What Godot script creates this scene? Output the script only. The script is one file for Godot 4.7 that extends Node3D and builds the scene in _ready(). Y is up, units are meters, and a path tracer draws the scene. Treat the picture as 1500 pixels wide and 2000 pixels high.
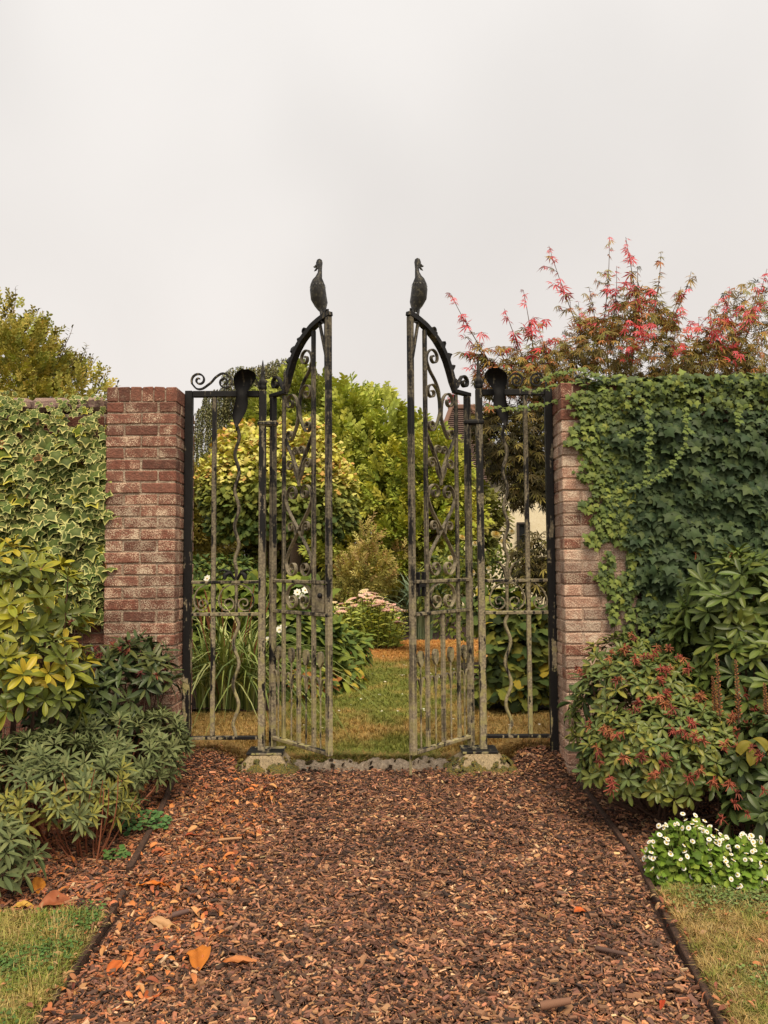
extends Node3D
# A walled garden entrance: brick piers, an open wrought iron gate, bark path, shrubs, ivy and the garden beyond.
# The path lies at y = 0, the camera stands at the origin looking to -z.

const EYE := Vector3(0, 1.27, 0)
const FOCAL := 1511.0
var cam: Camera3D
var rng := RandomNumberGenerator.new()
var taken := {}
var M := {}


# ---------------------------------------------------------------- mesh building
class MB:
	var v := PackedVector3Array()
	var n := PackedVector3Array()
	var c := PackedColorArray()
	var ix := PackedInt32Array()
	var col := Color.WHITE

	func add(p: Vector3, nn: Vector3) -> int:
		v.append(p)
		n.append(nn)
		c.append(col)
		return v.size() - 1

	func t(a: int, b: int, d: int) -> void:
		var g := (v[b] - v[a]).cross(v[d] - v[a])
		ix.append(a)
		if g.dot(n[a] + n[b] + n[d]) > 0.0:
			ix.append(d)
			ix.append(b)
		else:
			ix.append(b)
			ix.append(d)

	func q(a: int, b: int, d: int, e: int) -> void:
		t(a, b, d)
		t(a, d, e)

	func face(ps: Array, out: Vector3) -> void:
		var p0: Vector3 = ps[0]
		var p1: Vector3 = ps[1]
		var p2: Vector3 = ps[2]
		var nn := (p1 - p0).cross(p2 - p0).normalized()
		if nn.dot(out) < 0.0:
			nn = -nn
		var first := v.size()
		for p in ps:
			add(p, nn)
		for i in range(1, ps.size() - 1):
			t(first, first + i, first + i + 1)

	func join(o: MB, xf: Transform3D, tint := Color.WHITE) -> void:
		var first := v.size()
		for i in o.v.size():
			v.append(xf * o.v[i])
			n.append((xf.basis * o.n[i]).normalized())
			c.append(o.c[i] * tint)
		for i in o.ix.size():
			ix.append(o.ix[i] + first)

	# a box with chamfered edges; wob moves each corner a little
	func block(xf: Transform3D, size: Vector3, b: float, wob := 0.0, r: RandomNumberGenerator = null) -> void:
		var h := size * 0.5
		var off := {}
		for sx in [-1, 1]:
			for sy in [-1, 1]:
				for sz in [-1, 1]:
					off[Vector3i(sx, sy, sz)] = Vector3(r.randf_range(-wob, wob), r.randf_range(-wob, wob), r.randf_range(-wob, wob)) if r else Vector3.ZERO
		var at := func(s: Vector3i, axis: int) -> Vector3:
			var p := Vector3(s.x * h.x, s.y * h.y, s.z * h.z)
			for k in 3:
				if k != axis:
					p[k] -= s[k] * b
			return xf * (p + off[s])
		var ctr := xf.origin
		for axis in 3:
			var a1 := (axis + 1) % 3
			var a2 := (axis + 2) % 3
			for s in [-1, 1]:
				var ps := []
				for k in [[-1, -1], [1, -1], [1, 1], [-1, 1]]:
					var g := Vector3i.ZERO
					g[axis] = s
					g[a1] = k[0]
					g[a2] = k[1]
					ps.append(at.call(g, axis))
				face(ps, (ps[0] + ps[2]) * 0.5 - ctr)
			if b > 0.0:
				for s1 in [-1, 1]:
					for s2 in [-1, 1]:
						var g0 := Vector3i.ZERO
						g0[a1] = s1
						g0[a2] = s2
						g0[axis] = -1
						var g1 := g0
						g1[axis] = 1
						var pq := [at.call(g0, a1), at.call(g1, a1), at.call(g1, a2), at.call(g0, a2)]
						face(pq, (pq[0] + pq[2]) * 0.5 - ctr)
		if b > 0.0:
			for g in off:
				var pc := [at.call(g, 0), at.call(g, 1), at.call(g, 2)]
				face(pc, pc[0] - ctr)

	func bar(a: Vector3, b: Vector3, w: float, d: float, ch := 0.003, front := Vector3(0, 0, 1)) -> void:
		var y := (b - a).normalized()
		var x := y.cross(front).normalized()
		var z := x.cross(y)
		block(Transform3D(Basis(x, y, z), (a + b) * 0.5), Vector3(w, (b - a).length(), d), ch)

	func tube(path: PackedVector3Array, radii: PackedFloat32Array, sides: int, flat := 1.0) -> void:
		var cnt := path.size()
		var tan0 := (path[1] - path[0]).normalized()
		var nx := tan0.cross(Vector3(0.31, 0.12, 0.95)).normalized()
		var prev := -1
		for i in cnt:
			var tg := (path[mini(i + 1, cnt - 1)] - path[maxi(i - 1, 0)]).normalized()
			nx = (nx - tg * nx.dot(tg)).normalized()
			var bx := tg.cross(nx)
			var first := v.size()
			for k in sides:
				var an := TAU * k / sides
				var dir := nx * cos(an) + bx * sin(an) * flat
				add(path[i] + dir * radii[mini(i, radii.size() - 1)], (nx * cos(an) * flat + bx * sin(an)).normalized())
			if prev >= 0:
				for k in sides:
					var k2 := (k + 1) % sides
					q(prev + k, prev + k2, first + k2, first + k)
			prev = first
		for e in [0, cnt - 1]:
			var cn := tan0 * -1.0 if e == 0 else (path[cnt - 1] - path[cnt - 2]).normalized()
			var base := 0 if e == 0 else prev
			if e == 0:
				base = v.size() - cnt * sides
			if radii[mini(e, radii.size() - 1)] > 0.0012:
				var ps := []
				for k in sides:
					ps.append(v[base + k])
				face(ps, cn)

	# a flat bar bent in its own xy plane: half thickness ht in the plane, half width hw along z
	func ribbon(p: PackedVector2Array, ht: float, hw: float, zo := 0.0, taper := 1.0) -> void:
		var cnt := p.size()
		var last := []
		for i in cnt:
			var tg := (p[mini(i + 1, cnt - 1)] - p[maxi(i - 1, 0)]).normalized()
			var nn := Vector2(-tg.y, tg.x)
			var k := lerpf(taper, 1.0, minf(1.0, minf(i, cnt - 1 - i) / 6.0))
			var a := p[i] + nn * ht * k
			var b := p[i] - nn * ht * k
			var w := hw * k
			var nv := Vector3(nn.x, nn.y, 0)
			var ids := [
				add(Vector3(a.x, a.y, zo - w), nv), add(Vector3(a.x, a.y, zo + w), nv), add(Vector3(b.x, b.y, zo - w), -nv), add(Vector3(b.x, b.y, zo + w), -nv),
				add(Vector3(a.x, a.y, zo + w), Vector3.BACK), add(Vector3(b.x, b.y, zo + w), Vector3.BACK), add(Vector3(a.x, a.y, zo - w), Vector3.FORWARD), add(Vector3(b.x, b.y, zo - w), Vector3.FORWARD)]
			if i > 0:
				for s in [[0, 1], [2, 3], [4, 5], [6, 7]]:
					q(last[s[0]], last[s[1]], ids[s[1]], ids[s[0]])
			if i == 0 or i == cnt - 1:
				face([v[ids[0]], v[ids[1]], v[ids[3]], v[ids[2]]], Vector3(tg.x, tg.y, 0) * (-1.0 if i == 0 else 1.0))
			last = ids

	func lathe(prof: PackedVector2Array, at: Vector3, sides: int) -> void:
		var prev := -1
		for i in prof.size():
			var d := (prof[mini(i + 1, prof.size() - 1)] - prof[maxi(i - 1, 0)]).normalized()
			var first := v.size()
			for k in sides:
				var an := TAU * k / sides
				add(at + Vector3(cos(an) * prof[i].x, prof[i].y, sin(an) * prof[i].x), Vector3(cos(an) * d.y, -d.x, sin(an) * d.y).normalized())
			if prev >= 0:
				for k in sides:
					q(prev + k, prev + (k + 1) % sides, first + (k + 1) % sides, first + k)
			prev = first

	# normals from the faces, for grids whose vertices are shared
	func smooth() -> void:
		for i in n.size():
			n[i] = Vector3.ZERO
		for i in range(0, ix.size(), 3):
			var g := (v[ix[i + 2]] - v[ix[i]]).cross(v[ix[i + 1]] - v[ix[i]])
			for k in 3:
				n[ix[i + k]] += g
		for i in n.size():
			n[i] = n[i].normalized() if n[i].length_squared() > 1e-18 else Vector3.UP

	func mesh(m: Material) -> ArrayMesh:
		var a := []
		a.resize(Mesh.ARRAY_MAX)
		a[Mesh.ARRAY_VERTEX] = v
		a[Mesh.ARRAY_NORMAL] = n
		a[Mesh.ARRAY_COLOR] = c
		a[Mesh.ARRAY_INDEX] = ix
		var am := ArrayMesh.new()
		am.add_surface_from_arrays(Mesh.PRIMITIVE_TRIANGLES, a)
		am.surface_set_material(0, m)
		return am


# ---------------------------------------------------------------- naming
func numbered(called: String) -> String:
	taken[called] = taken.get(called, -1) + 1
	return called if taken[called] == 0 else "%s_%03d" % [called, taken[called]]


func tag(o: Node3D, label: String, category: String, group := "") -> void:
	o.set_meta("label", label)
	o.set_meta("category", category)
	if group:
		o.set_meta("group", group)


func thing(called: String, label: String, category: String, where := Vector3.ZERO, turn := 0.0, group := "") -> Node3D:
	var o := Node3D.new()
	o.name = numbered(called)
	add_child(o)
	o.position = where
	o.rotation.y = turn
	tag(o, label, category, group)
	return o


func part(called: String, mesh: Mesh, parent: Node3D, xf := Transform3D.IDENTITY) -> MeshInstance3D:
	var o := MeshInstance3D.new()
	o.name = called if parent != self else numbered(called)
	o.mesh = mesh
	o.transform = xf
	parent.add_child(o, true)
	return o


func struct(called: String, mesh: Mesh) -> MeshInstance3D:
	var o := part(called, mesh, self)
	o.set_meta("kind", "structure")
	return o


func many(called: String, mesh: Mesh, xfs: Array, cols: PackedColorArray, parent: Node3D) -> MultiMeshInstance3D:
	var mm := MultiMesh.new()
	mm.transform_format = MultiMesh.TRANSFORM_3D
	mm.use_colors = true
	mm.mesh = mesh
	mm.instance_count = xfs.size()
	for i in xfs.size():
		mm.set_instance_transform(i, xfs[i])
		mm.set_instance_color(i, cols[i])
	var o := MultiMeshInstance3D.new()
	o.name = called if parent != self else numbered(called)
	o.multimesh = mm
	o.set_meta("kind", "stuff")
	parent.add_child(o, true)
	return o


# ---------------------------------------------------------------- survey: a point of the photograph (1500 x 2000) at a known distance
func at(x: float, y: float, depth: float) -> Vector3:
	var d := cam.transform.basis * Vector3((x - 750.0) / FOCAL, (1000.0 - y) / FOCAL, -1.0)
	return EYE + d * (depth / -d.z)


func on_ground(x: float, y: float, level := 0.0) -> Vector3:
	var d := cam.transform.basis * Vector3((x - 750.0) / FOCAL, (1000.0 - y) / FOCAL, -1.0)
	return EYE + d * ((level - EYE.y) / d.y)


func seen_at(p: Vector3) -> Vector3:
	var q := cam.transform.basis.inverse() * (p - EYE)
	return Vector3(750.0 + FOCAL * q.x / -q.z, 1000.0 - FOCAL * q.y / -q.z, -q.z)


# ---------------------------------------------------------------- materials
func lin(r: float, g: float, b: float) -> Color:
	return Color(r, g, b)


func noise(w: int, h: int, freq: float, oct := 4, sd := 1, kind := FastNoiseLite.TYPE_SIMPLEX_SMOOTH) -> PackedByteArray:
	var f := FastNoiseLite.new()
	f.noise_type = kind
	f.frequency = freq
	f.fractal_octaves = oct
	f.seed = sd
	var im := f.get_seamless_image(w, h)
	im.convert(Image.FORMAT_L8)
	return im.get_data()


func tex_of(w: int, h: int, bytes: PackedByteArray) -> ImageTexture:
	return ImageTexture.create_from_image(Image.create_from_data(w, h, false, Image.FORMAT_RGB8, bytes))


func put(b: PackedByteArray, i: int, c: Color) -> void:
	b[i * 3] = clampi(int(c.r * 255.0), 0, 255)
	b[i * 3 + 1] = clampi(int(c.g * 255.0), 0, 255)
	b[i * 3 + 2] = clampi(int(c.b * 255.0), 0, 255)


func mix_tex(w: int, a: PackedByteArray, b: PackedByteArray, c1: Color, c2: Color, c3: Color, lo: float, hi: float) -> ImageTexture:
	# c1 to c2 with noise a, then c3 where noise b passes from lo to hi
	var out := PackedByteArray()
	out.resize(w * w * 3)
	for i in w * w:
		var c := c1.lerp(c2, a[i] / 255.0)
		c = c.lerp(c3, smoothstep(lo, hi, b[i] / 255.0))
		put(out, i, c)
	return tex_of(w, w, out)


func grey_tex(w: int, a: PackedByteArray) -> ImageTexture:
	return ImageTexture.create_from_image(Image.create_from_data(w, w, false, Image.FORMAT_L8, a))


func mat(color: Color, rough := 0.7, tex: Texture2D = null, scale := 1.0, bump: Texture2D = null, bump_cm := 0.0, off := Vector3.ZERO) -> StandardMaterial3D:
	var m := StandardMaterial3D.new()
	m.albedo_color = color.linear_to_srgb()
	m.roughness = rough
	m.vertex_color_use_as_albedo = true
	if tex or bump:
		m.albedo_texture = tex
		m.uv1_triplanar = true
		m.uv1_world_triplanar = true
		m.uv1_scale = Vector3.ONE * scale
		m.uv1_offset = off
	if bump:
		m.heightmap_enabled = true
		m.heightmap_texture = bump
		m.heightmap_scale = bump_cm
	return m


func leaf_mat(color: Color, rough := 0.45, through := 0.35) -> StandardMaterial3D:
	var m := mat(color, rough)
	m.metallic_specular = 0.24
	m.backlight_enabled = true
	m.backlight = Color(0.95 * through, through, 0.6 * through)
	m.cull_mode = BaseMaterial3D.CULL_DISABLED
	return m


func iron_tex(dark: float, sd: int) -> ImageTexture:
	# old paint over 3 m of height: flaking black high up, bare grey and lichen lower down
	var w := 512
	var h := 1024
	var a := noise(w, h, 0.07, 3, sd)
	var b := noise(w, h, 0.15, 3, sd + 7)
	var g := noise(w, h, 0.012, 3, sd + 3)
	var l := noise(w, h, 0.03, 4, sd + 13)
	var out := PackedByteArray()
	out.resize(w * h * 3)
	var black := Color(0.115, 0.11, 0.115)
	var grey := Color(0.43, 0.395, 0.335)
	var pale := Color(0.57, 0.53, 0.44)
	var lichen := Color(0.66, 0.63, 0.42)
	for y in h:
		var up := 1.0 - float(y) / h
		var thr := lerpf(0.41, 0.565, smoothstep(0.05, 0.85, up)) + dark
		for x in w:
			var i := y * w + x
			var st := 0.5 * a[(y / 9) * w + x] / 255.0 + 0.12 * b[(y / 2) * w + x] / 255.0 + 0.38 * g[i] / 255.0
			var fine := b[i] / 255.0
			var c := grey.lerp(pale, smoothstep(0.35, 0.75, fine)) * lerpf(1.22, 0.88, smoothstep(0.05, 0.75, up))
			c = c.lerp(lichen, 0.95 * smoothstep(0.42, 0.7, l[i] / 255.0) * smoothstep(0.5, 0.02, up))
			var m := smoothstep(thr - 0.025, thr + 0.03, st + (fine - 0.5) * 0.07)
			put(out, i, black.lerp(c, m))
	return tex_of(w, h, out)


func iron_mat(tex: Texture2D, bump: Texture2D, off: Vector3) -> StandardMaterial3D:
	var m := mat(Color.WHITE, 0.62, tex, 1.0, bump, 0.12, off)
	m.uv1_scale = Vector3(1.0 / 1.5, 1.0 / 3.0, 1.0 / 1.5)
	m.metallic_specular = 0.35
	return m


func make_materials() -> void:
	var n1 := noise(512, 512, 0.01, 4, 3)
	var n2 := noise(512, 512, 0.075, 3, 5)
	var n3 := noise(512, 512, 0.03, 5, 9)
	var n4 := noise(512, 512, 0.15, 2, 11)
	var bumps := grey_tex(512, n2)
	var coarse := grey_tex(512, n3)
	var iron_a := iron_tex(-0.03, 21)
	var iron_b := iron_tex(0.155, 33)
	var iron_c := iron_tex(-0.09, 57)
	for k in 3:
		M["scroll%d" % k] = iron_mat(iron_c, bumps, Vector3(0.23 * k, 0, 0.4 * k))
		M["iron%d" % k] = iron_mat(iron_a, bumps, Vector3(0.31 * k, 0, 0.17 * k))
	M.iron_mid = iron_mat(iron_tex(0.09, 45), bumps, Vector3(0.6, 0, 0.2))
	M.iron_dark = iron_mat(iron_b, bumps, Vector3(0.1, 0, 0.4))
	M.iron_bird = mat(Color.WHITE, 0.45, mix_tex(512, n1, n3, Color(0.13, 0.125, 0.125), Color(0.2, 0.19, 0.19), Color(0.36, 0.34, 0.28), 0.63, 0.72), 2.2, bumps, 0.15)
	# brick: fired clay with lime bloom
	var n5 := n4.duplicate()
	var n6 := n4.duplicate()
	for i in n5.size():
		n5[i] = int(0.55 * n4[i] + 0.45 * n1[i])
		n6[i] = int(0.50 * n4[i] + 0.16 * n2[i] + 0.34 * n1[i])
	var red1 := Color(0.40, 0.275, 0.23)
	var red2 := Color(0.55, 0.36, 0.30)
	var bt := [
		mix_tex(512, n3, n5, red1, red2, Color(0.72, 0.63, 0.54), 0.62, 0.76),
		mix_tex(512, n3, n5, red1, red2, Color(0.80, 0.72, 0.63), 0.54, 0.66),
		mix_tex(512, n3, n6, Color(0.43, 0.30, 0.245), red2, Color(0.82, 0.75, 0.66), 0.46, 0.60),
		mix_tex(512, n3, n6, Color(0.58, 0.455, 0.39), Color(0.72, 0.575, 0.50), Color(0.84, 0.765, 0.685), 0.42, 0.58)]
	var tones := [Color(1.0, 0.88, 0.85), Color(0.80, 0.78, 0.78), Color(1.12, 1.1, 1.08), Color(0.66, 0.63, 0.63)]
	for k in 4:
		for j in 4:
			M["brick%d%d" % [k, j]] = mat(tones[j], 0.92, bt[k], 1.6, bumps, 0.35, Vector3(0.37 * j, 0.23 * j, 0.11 * k))
	M.mortar = mat(Color.WHITE, 0.95, mix_tex(512, n3, n6, Color(0.48, 0.40, 0.34), Color(0.60, 0.52, 0.45), Color(0.80, 0.73, 0.65), 0.46, 0.62), 2.0, bumps, 0.4)
	M.mortar_pale = mat(Color.WHITE, 0.95, mix_tex(512, n3, n6, Color(0.55, 0.44, 0.38), Color(0.70, 0.58, 0.50), Color(0.82, 0.74, 0.66), 0.45, 0.6), 2.0, bumps, 0.4)
	M.coping = mat(Color.WHITE, 0.85, mix_tex(512, n3, n2, Color(0.44, 0.35, 0.33), Color(0.58, 0.47, 0.44), Color(0.66, 0.6, 0.5), 0.6, 0.75), 1.7, bumps, 0.3)
	M.stone = mat(Color.WHITE, 0.95, mix_tex(512, n3, n2, Color(0.50, 0.45, 0.37), Color(0.76, 0.67, 0.53), Color(0.40, 0.36, 0.27), 0.58, 0.72), 2.5, coarse, 0.8)
	M.kerb = mat(Color.WHITE, 0.95, mix_tex(512, n3, n6, Color(0.44, 0.39, 0.34), Color(0.70, 0.64, 0.57), Color(0.33, 0.28, 0.23), 0.46, 0.66), 3.0, coarse, 0.9)
	M.soil = mat(Color.WHITE, 1.0, mix_tex(512, n3, n2, Color(0.15, 0.10, 0.08), Color(0.29, 0.19, 0.15), Color(0.38, 0.24, 0.17), 0.6, 0.8), 3.0, coarse, 1.5)
	M.turf = mat(Color.WHITE, 1.0, mix_tex(512, n3, n2, Color(0.75, 0.75, 0.75), Color(1, 1, 1), Color(0.9, 0.86, 0.78), 0.5, 0.8), 1.3)
	M.board = mat(Color.WHITE, 0.9, mix_tex(512, n1, n2, Color(0.24, 0.165, 0.13), Color(0.38, 0.27, 0.21), Color(0.19, 0.14, 0.11), 0.5, 0.7), 2.0, bumps, 0.3)
	M.chip = mat(Color.WHITE, 0.85)
	M.bark = mat(Color.WHITE, 0.95, mix_tex(512, n3, n2, Color(0.22, 0.17, 0.13), Color(0.38, 0.31, 0.25), Color(0.45, 0.42, 0.33), 0.6, 0.8), 4.0, bumps, 0.6)
	M.redstem = mat(Color(0.22, 0.07, 0.03), 0.7)
	M.brownstem = mat(Color(0.12, 0.065, 0.04), 0.8)
	M.greenstem = mat(Color(0.14, 0.17, 0.04), 0.7)
	M.moss = mat(Color(0.16, 0.135, 0.02), 1.0)
	M.grass = leaf_mat(Color.WHITE, 0.65, 0.3)
	M.leaf = leaf_mat(Color.WHITE, 0.5, 0.22)
	M.far_leaf = leaf_mat(Color.WHITE, 0.6, 0.5)
	M.gloss_leaf = leaf_mat(Color.WHITE, 0.33, 0.14)
	M.gloss_leaf.metallic_specular = 0.33
	M.petal = mat(Color.WHITE, 0.7)
	M.render = mat(Color.WHITE, 0.95, mix_tex(512, n3, n2, Color(0.93, 0.87, 0.74), Color(0.97, 0.92, 0.81), Color(0.88, 0.81, 0.67), 0.6, 0.9), 0.5)
	M.tile0 = mat(Color.WHITE, 0.9, mix_tex(512, n3, n2, Color(0.33, 0.255, 0.23), Color(0.46, 0.355, 0.315), Color(0.32, 0.28, 0.27), 0.5, 0.7), 0.8)
	M.timber = mat(Color(0.045, 0.035, 0.03), 0.8)
	M.glass = mat(Color(0.02, 0.022, 0.025), 0.15)
	M.white = mat(Color(0.75, 0.73, 0.68), 0.6)


# ---------------------------------------------------------------- leaves
# A blade from the origin along +x, its upper face to +y.
func blade(length: float, half: float, a := 0.9, b := 0.8, fold := 0.15, droop := 0.3, rows := 5, edge := Color.WHITE, mid := Color.WHITE, rib := Color(1.25, 1.25, 1.1), five := false, twist := 0.0, withered := 0.0) -> MB:
	var m := MB.new()
	var peak := pow(a / (a + b), a) * pow(b / (a + b), b)
	var cols := [-1.0, -0.55, 0.0, 0.55, 1.0] if five else [-1.0, 0.0, 1.0]
	var prev := -1
	for i in rows + 1:
		var t := float(i) / rows
		var w := half * pow(t, a) * pow(1.0 - t, b) / peak
		if i == 0:
			w = half * 0.08
		elif i == rows:
			w = half * 0.02
		var an := -droop * t
		var x := length * t * (1.0 - 0.16 * droop * droop * t * t)
		var y := -droop * length * t * t * 0.5
		var first := m.v.size()
		for s in cols:
			m.col = rib if s == 0.0 else (edge if absf(s) > 0.9 else mid)
			if withered > 0.0:
				m.col = m.col.lerp(Color(1.0, 0.5, 0.28), smoothstep(1.0 - withered, 1.0 - withered * 0.5, t + 0.12 * s))
			var tw: float = twist * t
			var up: float = absf(s) * fold * w + s * w * sin(tw)
			m.add(Vector3(x - sin(an) * up * 0.5, y + up * cos(an), s * w * cos(tw)), Vector3.UP)
		if prev >= 0:
			for k in cols.size() - 1:
				m.q(prev + k, prev + k + 1, first + k + 1, first + k)
		prev = first
	m.smooth()
	return m


# A lobed leaf: half outline in (x, z), mirrored; margin colour outside the inner ring.
func lobed(outline: Array, scale: float, inner: float, edge: Color, mid: Color, rib: Color, cup := 0.18, jit := 0.0) -> MB:
	var m := MB.new()
	var ctr := Vector2(0.3, 0.0)
	var ring := []
	for p in outline:
		ring.append(p)
	for i in range(outline.size() - 2, 0, -1):
		ring.append(Vector2(outline[i].x, -outline[i].y))
	m.col = rib
	var c0 := m.add(Vector3(ctr.x, 0.03, ctr.y) * scale, Vector3.UP)
	var cnt := ring.size()
	var lv := []
	for k in 2:
		for p in ring:
			var q: Vector2 = ctr + (p - ctr) * (inner + rng.randf_range(-jit, jit) if k == 0 else 1.0)
			var r := (q - ctr).length()
			m.col = mid if k == 0 else edge
			lv.append(m.add(Vector3(q.x, -cup * r * r - 0.08 * absf(q.y), q.y) * scale, Vector3.UP))
	for i in cnt:
		var j := (i + 1) % cnt
		m.t(c0, lv[i], lv[j])
		m.q(lv[i], lv[j], lv[cnt + j], lv[cnt + i])
	m.smooth()
	return m


func ivy_outline() -> Array:
	return [Vector2(0.04, 0), Vector2(-0.1, 0.2), Vector2(0.02, 0.46), Vector2(0.2, 0.34), Vector2(0.46, 0.56), Vector2(0.56, 0.25), Vector2(1.0, 0)]


func big_lobes() -> Array:
	return [Vector2(0.03, 0), Vector2(-0.16, 0.22), Vector2(-0.06, 0.52), Vector2(0.14, 0.46), Vector2(0.38, 0.66), Vector2(0.5, 0.4), Vector2(0.72, 0.34), Vector2(1.0, 0)]


# Narrow fingers spread from one point, as a Japanese maple has.
func fingers(scale: float, angles: Array, lens: Array, w: float) -> MB:
	var m := MB.new()
	for i in angles.size():
		var d := Vector3(cos(angles[i]), -0.12 - 0.1 * absf(angles[i]), sin(angles[i]))
		var s := Vector3(-sin(angles[i]), 0, cos(angles[i]))
		var l: float = lens[i] * scale
		var a := m.add(Vector3.ZERO, Vector3.UP)
		var b := m.add(d * l * 0.42 + s * w * scale, Vector3(0.2, 1, 0.2).normalized())
		var e := m.add(d * l + Vector3(0, -0.1 * l, 0), Vector3.UP)
		var f := m.add(d * l * 0.42 - s * w * scale, Vector3(-0.2, 1, -0.2).normalized())
		m.q(a, b, e, f)
	return m


func aim(x: Vector3, nn: Vector3, s := 1.0) -> Basis:
	var bx := x.normalized()
	var bz := bx.cross(nn)
	if bz.length_squared() < 1e-6:
		bz = bx.cross(Vector3(0.3, 0.5, 0.8))
	bz = bz.normalized()
	return Basis(bx * s, bz.cross(bx) * s, bz * s)


func rnd_dir() -> Vector3:
	var z := rng.randf_range(-1, 1)
	var a := rng.randf() * TAU
	var r := sqrt(1.0 - z * z)
	return Vector3(r * cos(a), z, r * sin(a))


func jitter(c: Color, k: float) -> Color:
	var f := 1.0 + rng.randf_range(-k, k)
	return Color(c.r * f * (1.0 + rng.randf_range(-k, k) * 0.5), c.g * f, c.b * f * (1.0 + rng.randf_range(-k, k) * 0.5))


# items: [Transform3D, mesh number, tone number]. Those that show largest become parts, one mesh each; the rest one part of kind stuff.
func leaves(root: Node3D, called: String, shapes: Array, base: StandardMaterial3D, tones: Array, items: Array, most := 300) -> void:
	var cells := {}
	for i in items.size():
		var p := seen_at(items[i][0] * Vector3(0.04, 0, 0))
		if p.x < -20 or p.x > 1520 or p.y < 0 or p.y > 2020 or p.z < 0.3:
			continue
		var key := Vector2i(int(p.x / 13.0), int(p.y / 13.0))
		if not cells.has(key) or p.z < cells[key][0]:
			cells[key] = [p.z, i, items[i][0].basis.x.length() / p.z]
	var front := cells.values()
	front.sort_custom(func(p, q): return p[2] > q[2])
	var single := {}
	for k in mini(most, front.size()):
		single[front[k][1]] = true
	var mats := []
	for tone in tones:
		var m: StandardMaterial3D = base.duplicate()
		m.albedo_color = tone.linear_to_srgb()
		mats.append(m)
	var made := {}
	var xfs := []
	var cols := PackedColorArray()
	for i in items.size():
		var it: Array = items[i]
		if single.has(i):
			var key := Vector2i(it[1], it[2])
			if not made.has(key):
				made[key] = shapes[it[1]].mesh(mats[it[2]])
			part(called, made[key], root, it[0])
		else:
			xfs.append(it[0])
			cols.append(jitter(tones[it[2]], 0.15))
	if xfs.size():
		many("foliage", shapes[0].mesh(base), xfs, cols, root)


func rosette(items: Array, p: Vector3, d: Vector3, cnt: int, size: float, e0: float, e1: float, tones: Array, shapes := 2) -> void:
	var a0 := rng.randf() * TAU
	var side := d.cross(Vector3(0.2, 0.3, 0.9)).normalized()
	var fwd := d.cross(side)
	var tone: int = tones[rng.randi() % tones.size()]
	for i in cnt:
		var k := float(i) / cnt
		var an := a0 + i * 2.39996 + rng.randf_range(-0.2, 0.2)
		var rad := side * cos(an) + fwd * sin(an)
		var e := lerpf(e0, e1, k) + rng.randf_range(-0.15, 0.15)
		var x := rad * cos(e) + d * sin(e)
		var nn := d * cos(e) - rad * sin(e)
		var s := size * lerpf(1.0, 0.62, k * k) * rng.randf_range(0.82, 1.12)
		var tn: int = tone if rng.randf() < 0.7 else tones[rng.randi() % tones.size()]
		items.append([Transform3D(aim(x, nn, s), p + d * (k * 0.12 * size) + rad * 0.006), rng.randi() % shapes, tn])


# points on the outside of several ellipsoids, with the direction they face
func shell(lobes: Array, cnt: int, low := -0.35, inner := 1.0) -> Array:
	var out := []
	var area := 0.0
	for l in lobes:
		area += pow(l[1].x * l[1].y * l[1].z, 0.667)
	for li in lobes.size():
		var l: Array = lobes[li]
		var here := int(cnt * pow(l[1].x * l[1].y * l[1].z, 0.667) / area)
		var tries := 0
		while here > 0 and tries < cnt * 30:
			tries += 1
			var d := rnd_dir()
			if d.y < low:
				continue
			var p: Vector3 = l[0] + d * l[1] * inner * rng.randf_range(0.92, 1.05)
			if p.y < 0.02:
				continue
			var inside := false
			for k in lobes.size():
				if k != li and ((p - lobes[k][0]) / (lobes[k][1] * 0.9)).length_squared() < 1.0:
					inside = true
			if inside:
				continue
			out.append([p, (d / l[1]).normalized()])
			here -= 1
	return out


func bend(a: Vector3, b: Vector3, lift: Vector3, cnt := 7) -> PackedVector3Array:
	var out := PackedVector3Array()
	for i in cnt:
		var t := float(i) / (cnt - 1)
		out.append(a.lerp(b, t) + lift * (4.0 * t * (1.0 - t)))
	return out


func taper(r0: float, r1: float, cnt := 7) -> PackedFloat32Array:
	var out := PackedFloat32Array()
	for i in cnt:
		out.append(lerpf(r0, r1, float(i) / (cnt - 1)))
	return out


# several leaves on a twig along +x, as one mesh for crowns too far off to pick leaves apart
func spray(leaf: MB, cnt: int, length: float, e := 0.9, twig := Color(0.5, 0.4, 0.3)) -> MB:
	var m := MB.new()
	for i in cnt:
		var t := (i + 0.6) / cnt
		var an := i * 2.39996
		var rad := Vector3(0, cos(an), sin(an))
		var x := Vector3(1, 0, 0) * cos(e) + rad * sin(e)
		x.y *= 0.55
		m.join(leaf, Transform3D(aim(x, Vector3(0.2, 1, 0) + rad * 0.3, rng.randf_range(0.75, 1.15)), Vector3(length * t, 0, 0)))
	m.col = twig
	m.tube(PackedVector3Array([Vector3.ZERO, Vector3(length, 0, 0)]), PackedFloat32Array([0.006, 0.002]), 3)
	return m


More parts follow.
